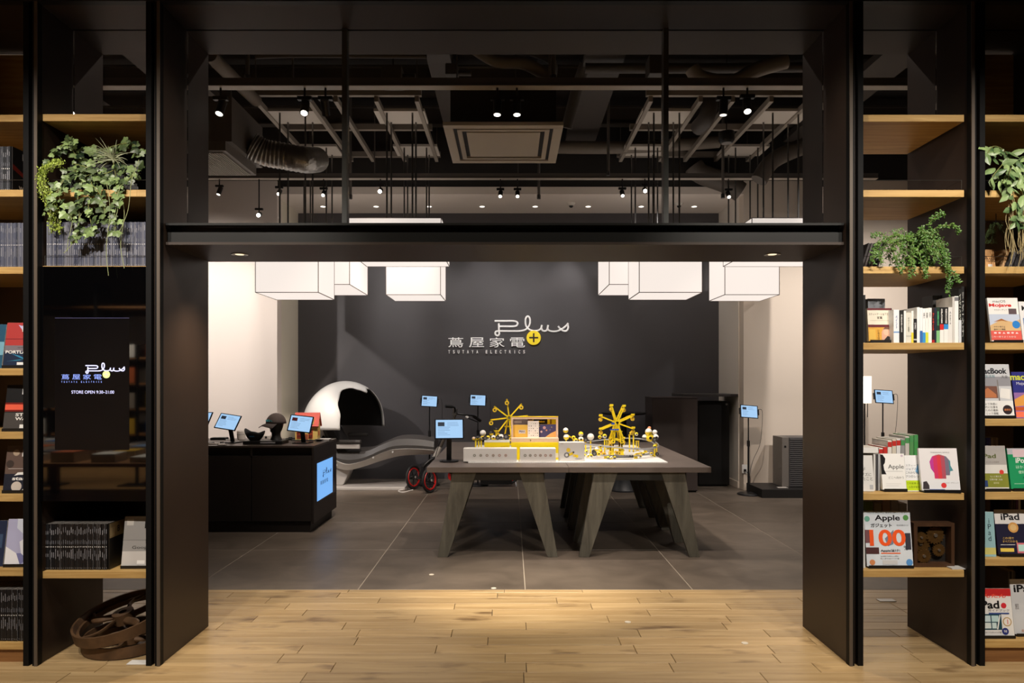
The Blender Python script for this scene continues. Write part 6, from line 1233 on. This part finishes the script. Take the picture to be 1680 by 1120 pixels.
pr = [smooth_path([V(*a, rp) for a in p], 5) for p in ([(1670, 290, 3.76), (1650, 250, 3.68), (1630, 240, 3.64), (1618, 255, 3.62)], [(1670, 285, 3.75), (1655, 262, 3.66), (1640, 275, 3.62), (1628, 290, 3.61)], [(1675, 280, 3.75), (1665, 265, 3.64), (1655, 290, 3.6), (1662, 320, 3.59), (1668, 350, 3.59), (1672, 372, 3.59)],
   [(1680, 285, 3.75), (1672, 290, 3.62), (1680, 330, 3.6), (1670, 360, 3.59)], [(1680, 270, 3.75), (1690, 250, 3.68), (1705, 265, 3.62), (1712, 300, 3.6)], [(1690, 280, 3.74), (1692, 320, 3.61), (1700, 350, 3.59)], [(1660, 270, 3.74), (1645, 300, 3.63), (1660, 300, 3.6)])]
q = MB(); [q.tube(p, .0022, STEM, 5) for p in pr]; q.build('stems', rp)['kind'] = 'stuff'
leaf_parts(rp, pr, OVAL, LG3, .05, .075, .018, .018)
q = MB(); MO = mat((176, 160, 116), .8)
for k in range(46):
    x, y = R.uniform(1652, 1712), R.uniform(318, 350); q.tube(smooth_path([V(x, y, 3.62, rp), V(x+R.uniform(-6, 6), y+25, 3.61+R.uniform(-.02, .02), rp), V(x+R.uniform(-8, 8), y+55, 3.61+R.uniform(-.02, .02), rp), V(x+R.uniform(-8, 8), y+R.uniform(70, 98), 3.61, rp)], 4), .0012, MO, 4)
q.build('moss_strands', rp)['kind'] = 'stuff'
fn = thing('hanging_fern', 'thin dark green fern hanging under the second board at far right', 'plant', P(1634, 365, 3.80)); q = MB(); FG = mat((50, 66, 28), .6)
for k in range(9):
    x = R.uniform(-.05, .05); p = smooth_path([(x*.5, 0, 0), (x, -.01, -.04), (x*1.5, -.02, -.08), (x*1.7+R.uniform(-.02, .02), -.02, -.115)], 5); q.tube(p, .0012, FG, 4)
    for c in p:
        for s in (-1, 1): q.tube([c, c+Vector((s*.012, -.004, -.006))], .0011, FG, 3)
q.build('fronds', fn)['kind'] = 'stuff'; MB().tube([(-.07, 0, .002), (.07, 0, .002)], .002, BLKM, 5).cyl((0, 0, 0), (0, 0, P(0, 349, 3.8).z-fn.location.z-.004), .002, BLKM, n=5).build('hook', fn)
# ---------------- what the glossy panel mirrors: a low book table and shelves behind the camera ----------------
bt2 = thing('book_table', 'low wooden book table in the bookshop aisle, seen only as a reflection', 'table', (-4.9, -1.0, 0))
MB().box((-1.2, -1.0, .58), (1.2, 1.0, .62), OAKD).build('table_top', bt2); 
for sx in (-1.1, 1.1):
    for sy in (-.9, .9): MB().box((sx-.04, sy-.04, 0), (sx+.04, sy+.04, .58), OAKD).build('leg', bt2)
cl = [(226, 224, 220), (210, 170, 60), (120, 150, 190), (190, 100, 60), (60, 120, 190), (236, 236, 232), (150, 140, 130), (90, 90, 96)]
k = 0
for iy in range(5):
    for ix in range(6):
        c = cl[(k*5+iy) % 8]; hh_ = R.uniform(.05, .16); q = MB(); q.box((-.12, -.15, 0), (.12, .15, hh_), PAGE).box((-.12, -.15, hh_), (.12, .15, hh_+.006), M3(c)); q.add([(-.12, -.1501, .0), (.12, -.1501, .0), (.12, -.1501, hh_), (-.12, -.1501, hh_)], [(0,1,2,3)], M3(tuple(int(v*.8) for v in c)))
        tag(q.build('book_pile', loc=(-6.0+ix*.42, -1.75+iy*.38, .6205), rot=(0, 0, R.uniform(-.15, .15))), 'pile in the %s row and %s column of the book table behind the viewer' % (('first', 'second', 'third', 'fourth', 'fifth')[iy], ('first', 'second', 'third', 'fourth', 'fifth', 'sixth')[ix]), 'book pile', 'piles on the reflected book table'); k += 1
rs = thing('rear_bookcase', 'dark bookcase with oak boards on the wall behind the viewer, seen only as a reflection', 'bookcase', (-6, -5.2, 0))
for x in (-2.6, -1.3, 0, 1.3, 2.6): MB().box((x-.03, -.2, 0), (x+.03, .25, 3.2), BLK).build('upright', rs)
for z in (.1, .55, 1.0, 1.45, 1.9, 2.35, 2.8): MB().box((-2.57, -.2, z-.03), (2.57, .22, z), OAKD).build('shelf_board', rs)
for ix in range(10):
    for iz in range(4):
        tag(MB().box((-.1, -.01, 0), (.1, .01, .27), M3(cl[(ix*3+iz*5) % 8])).build('display_book', loc=(-8.3+ix*.5+(.08 if ix % 2 else 0), -4.98, .552+iz*.45)), 'face out book %s in row %s of the bookcase behind the viewer' % (nth(ix+1), 'one two three four'.split()[iz]), 'book', 'books on the reflected bookcase')
for x, W_, z0_, z1_, lab in ((-6.55, .32, 1.1, 2.4, 'pale sign board standing in the bookshop aisle behind the viewer, nearer one'), (-5.3, .18, 2.0, 2.4, 'pale sign board standing in the bookshop aisle behind the viewer, farther one')):
    t = thing('sign_board', lab, 'sign', (x, -2.6, 0)); MB().box((-W_, -.01, z0_), (W_, .01, z1_), mat((206, 204, 200), .6)).build('panel', t); MB().box((-.02, -.02, 0), (.02, .01, z0_), BLK).build('post', t); MB().box((-.2, -.15, 0), (.2, .15, .02), BLK).build('base', t)
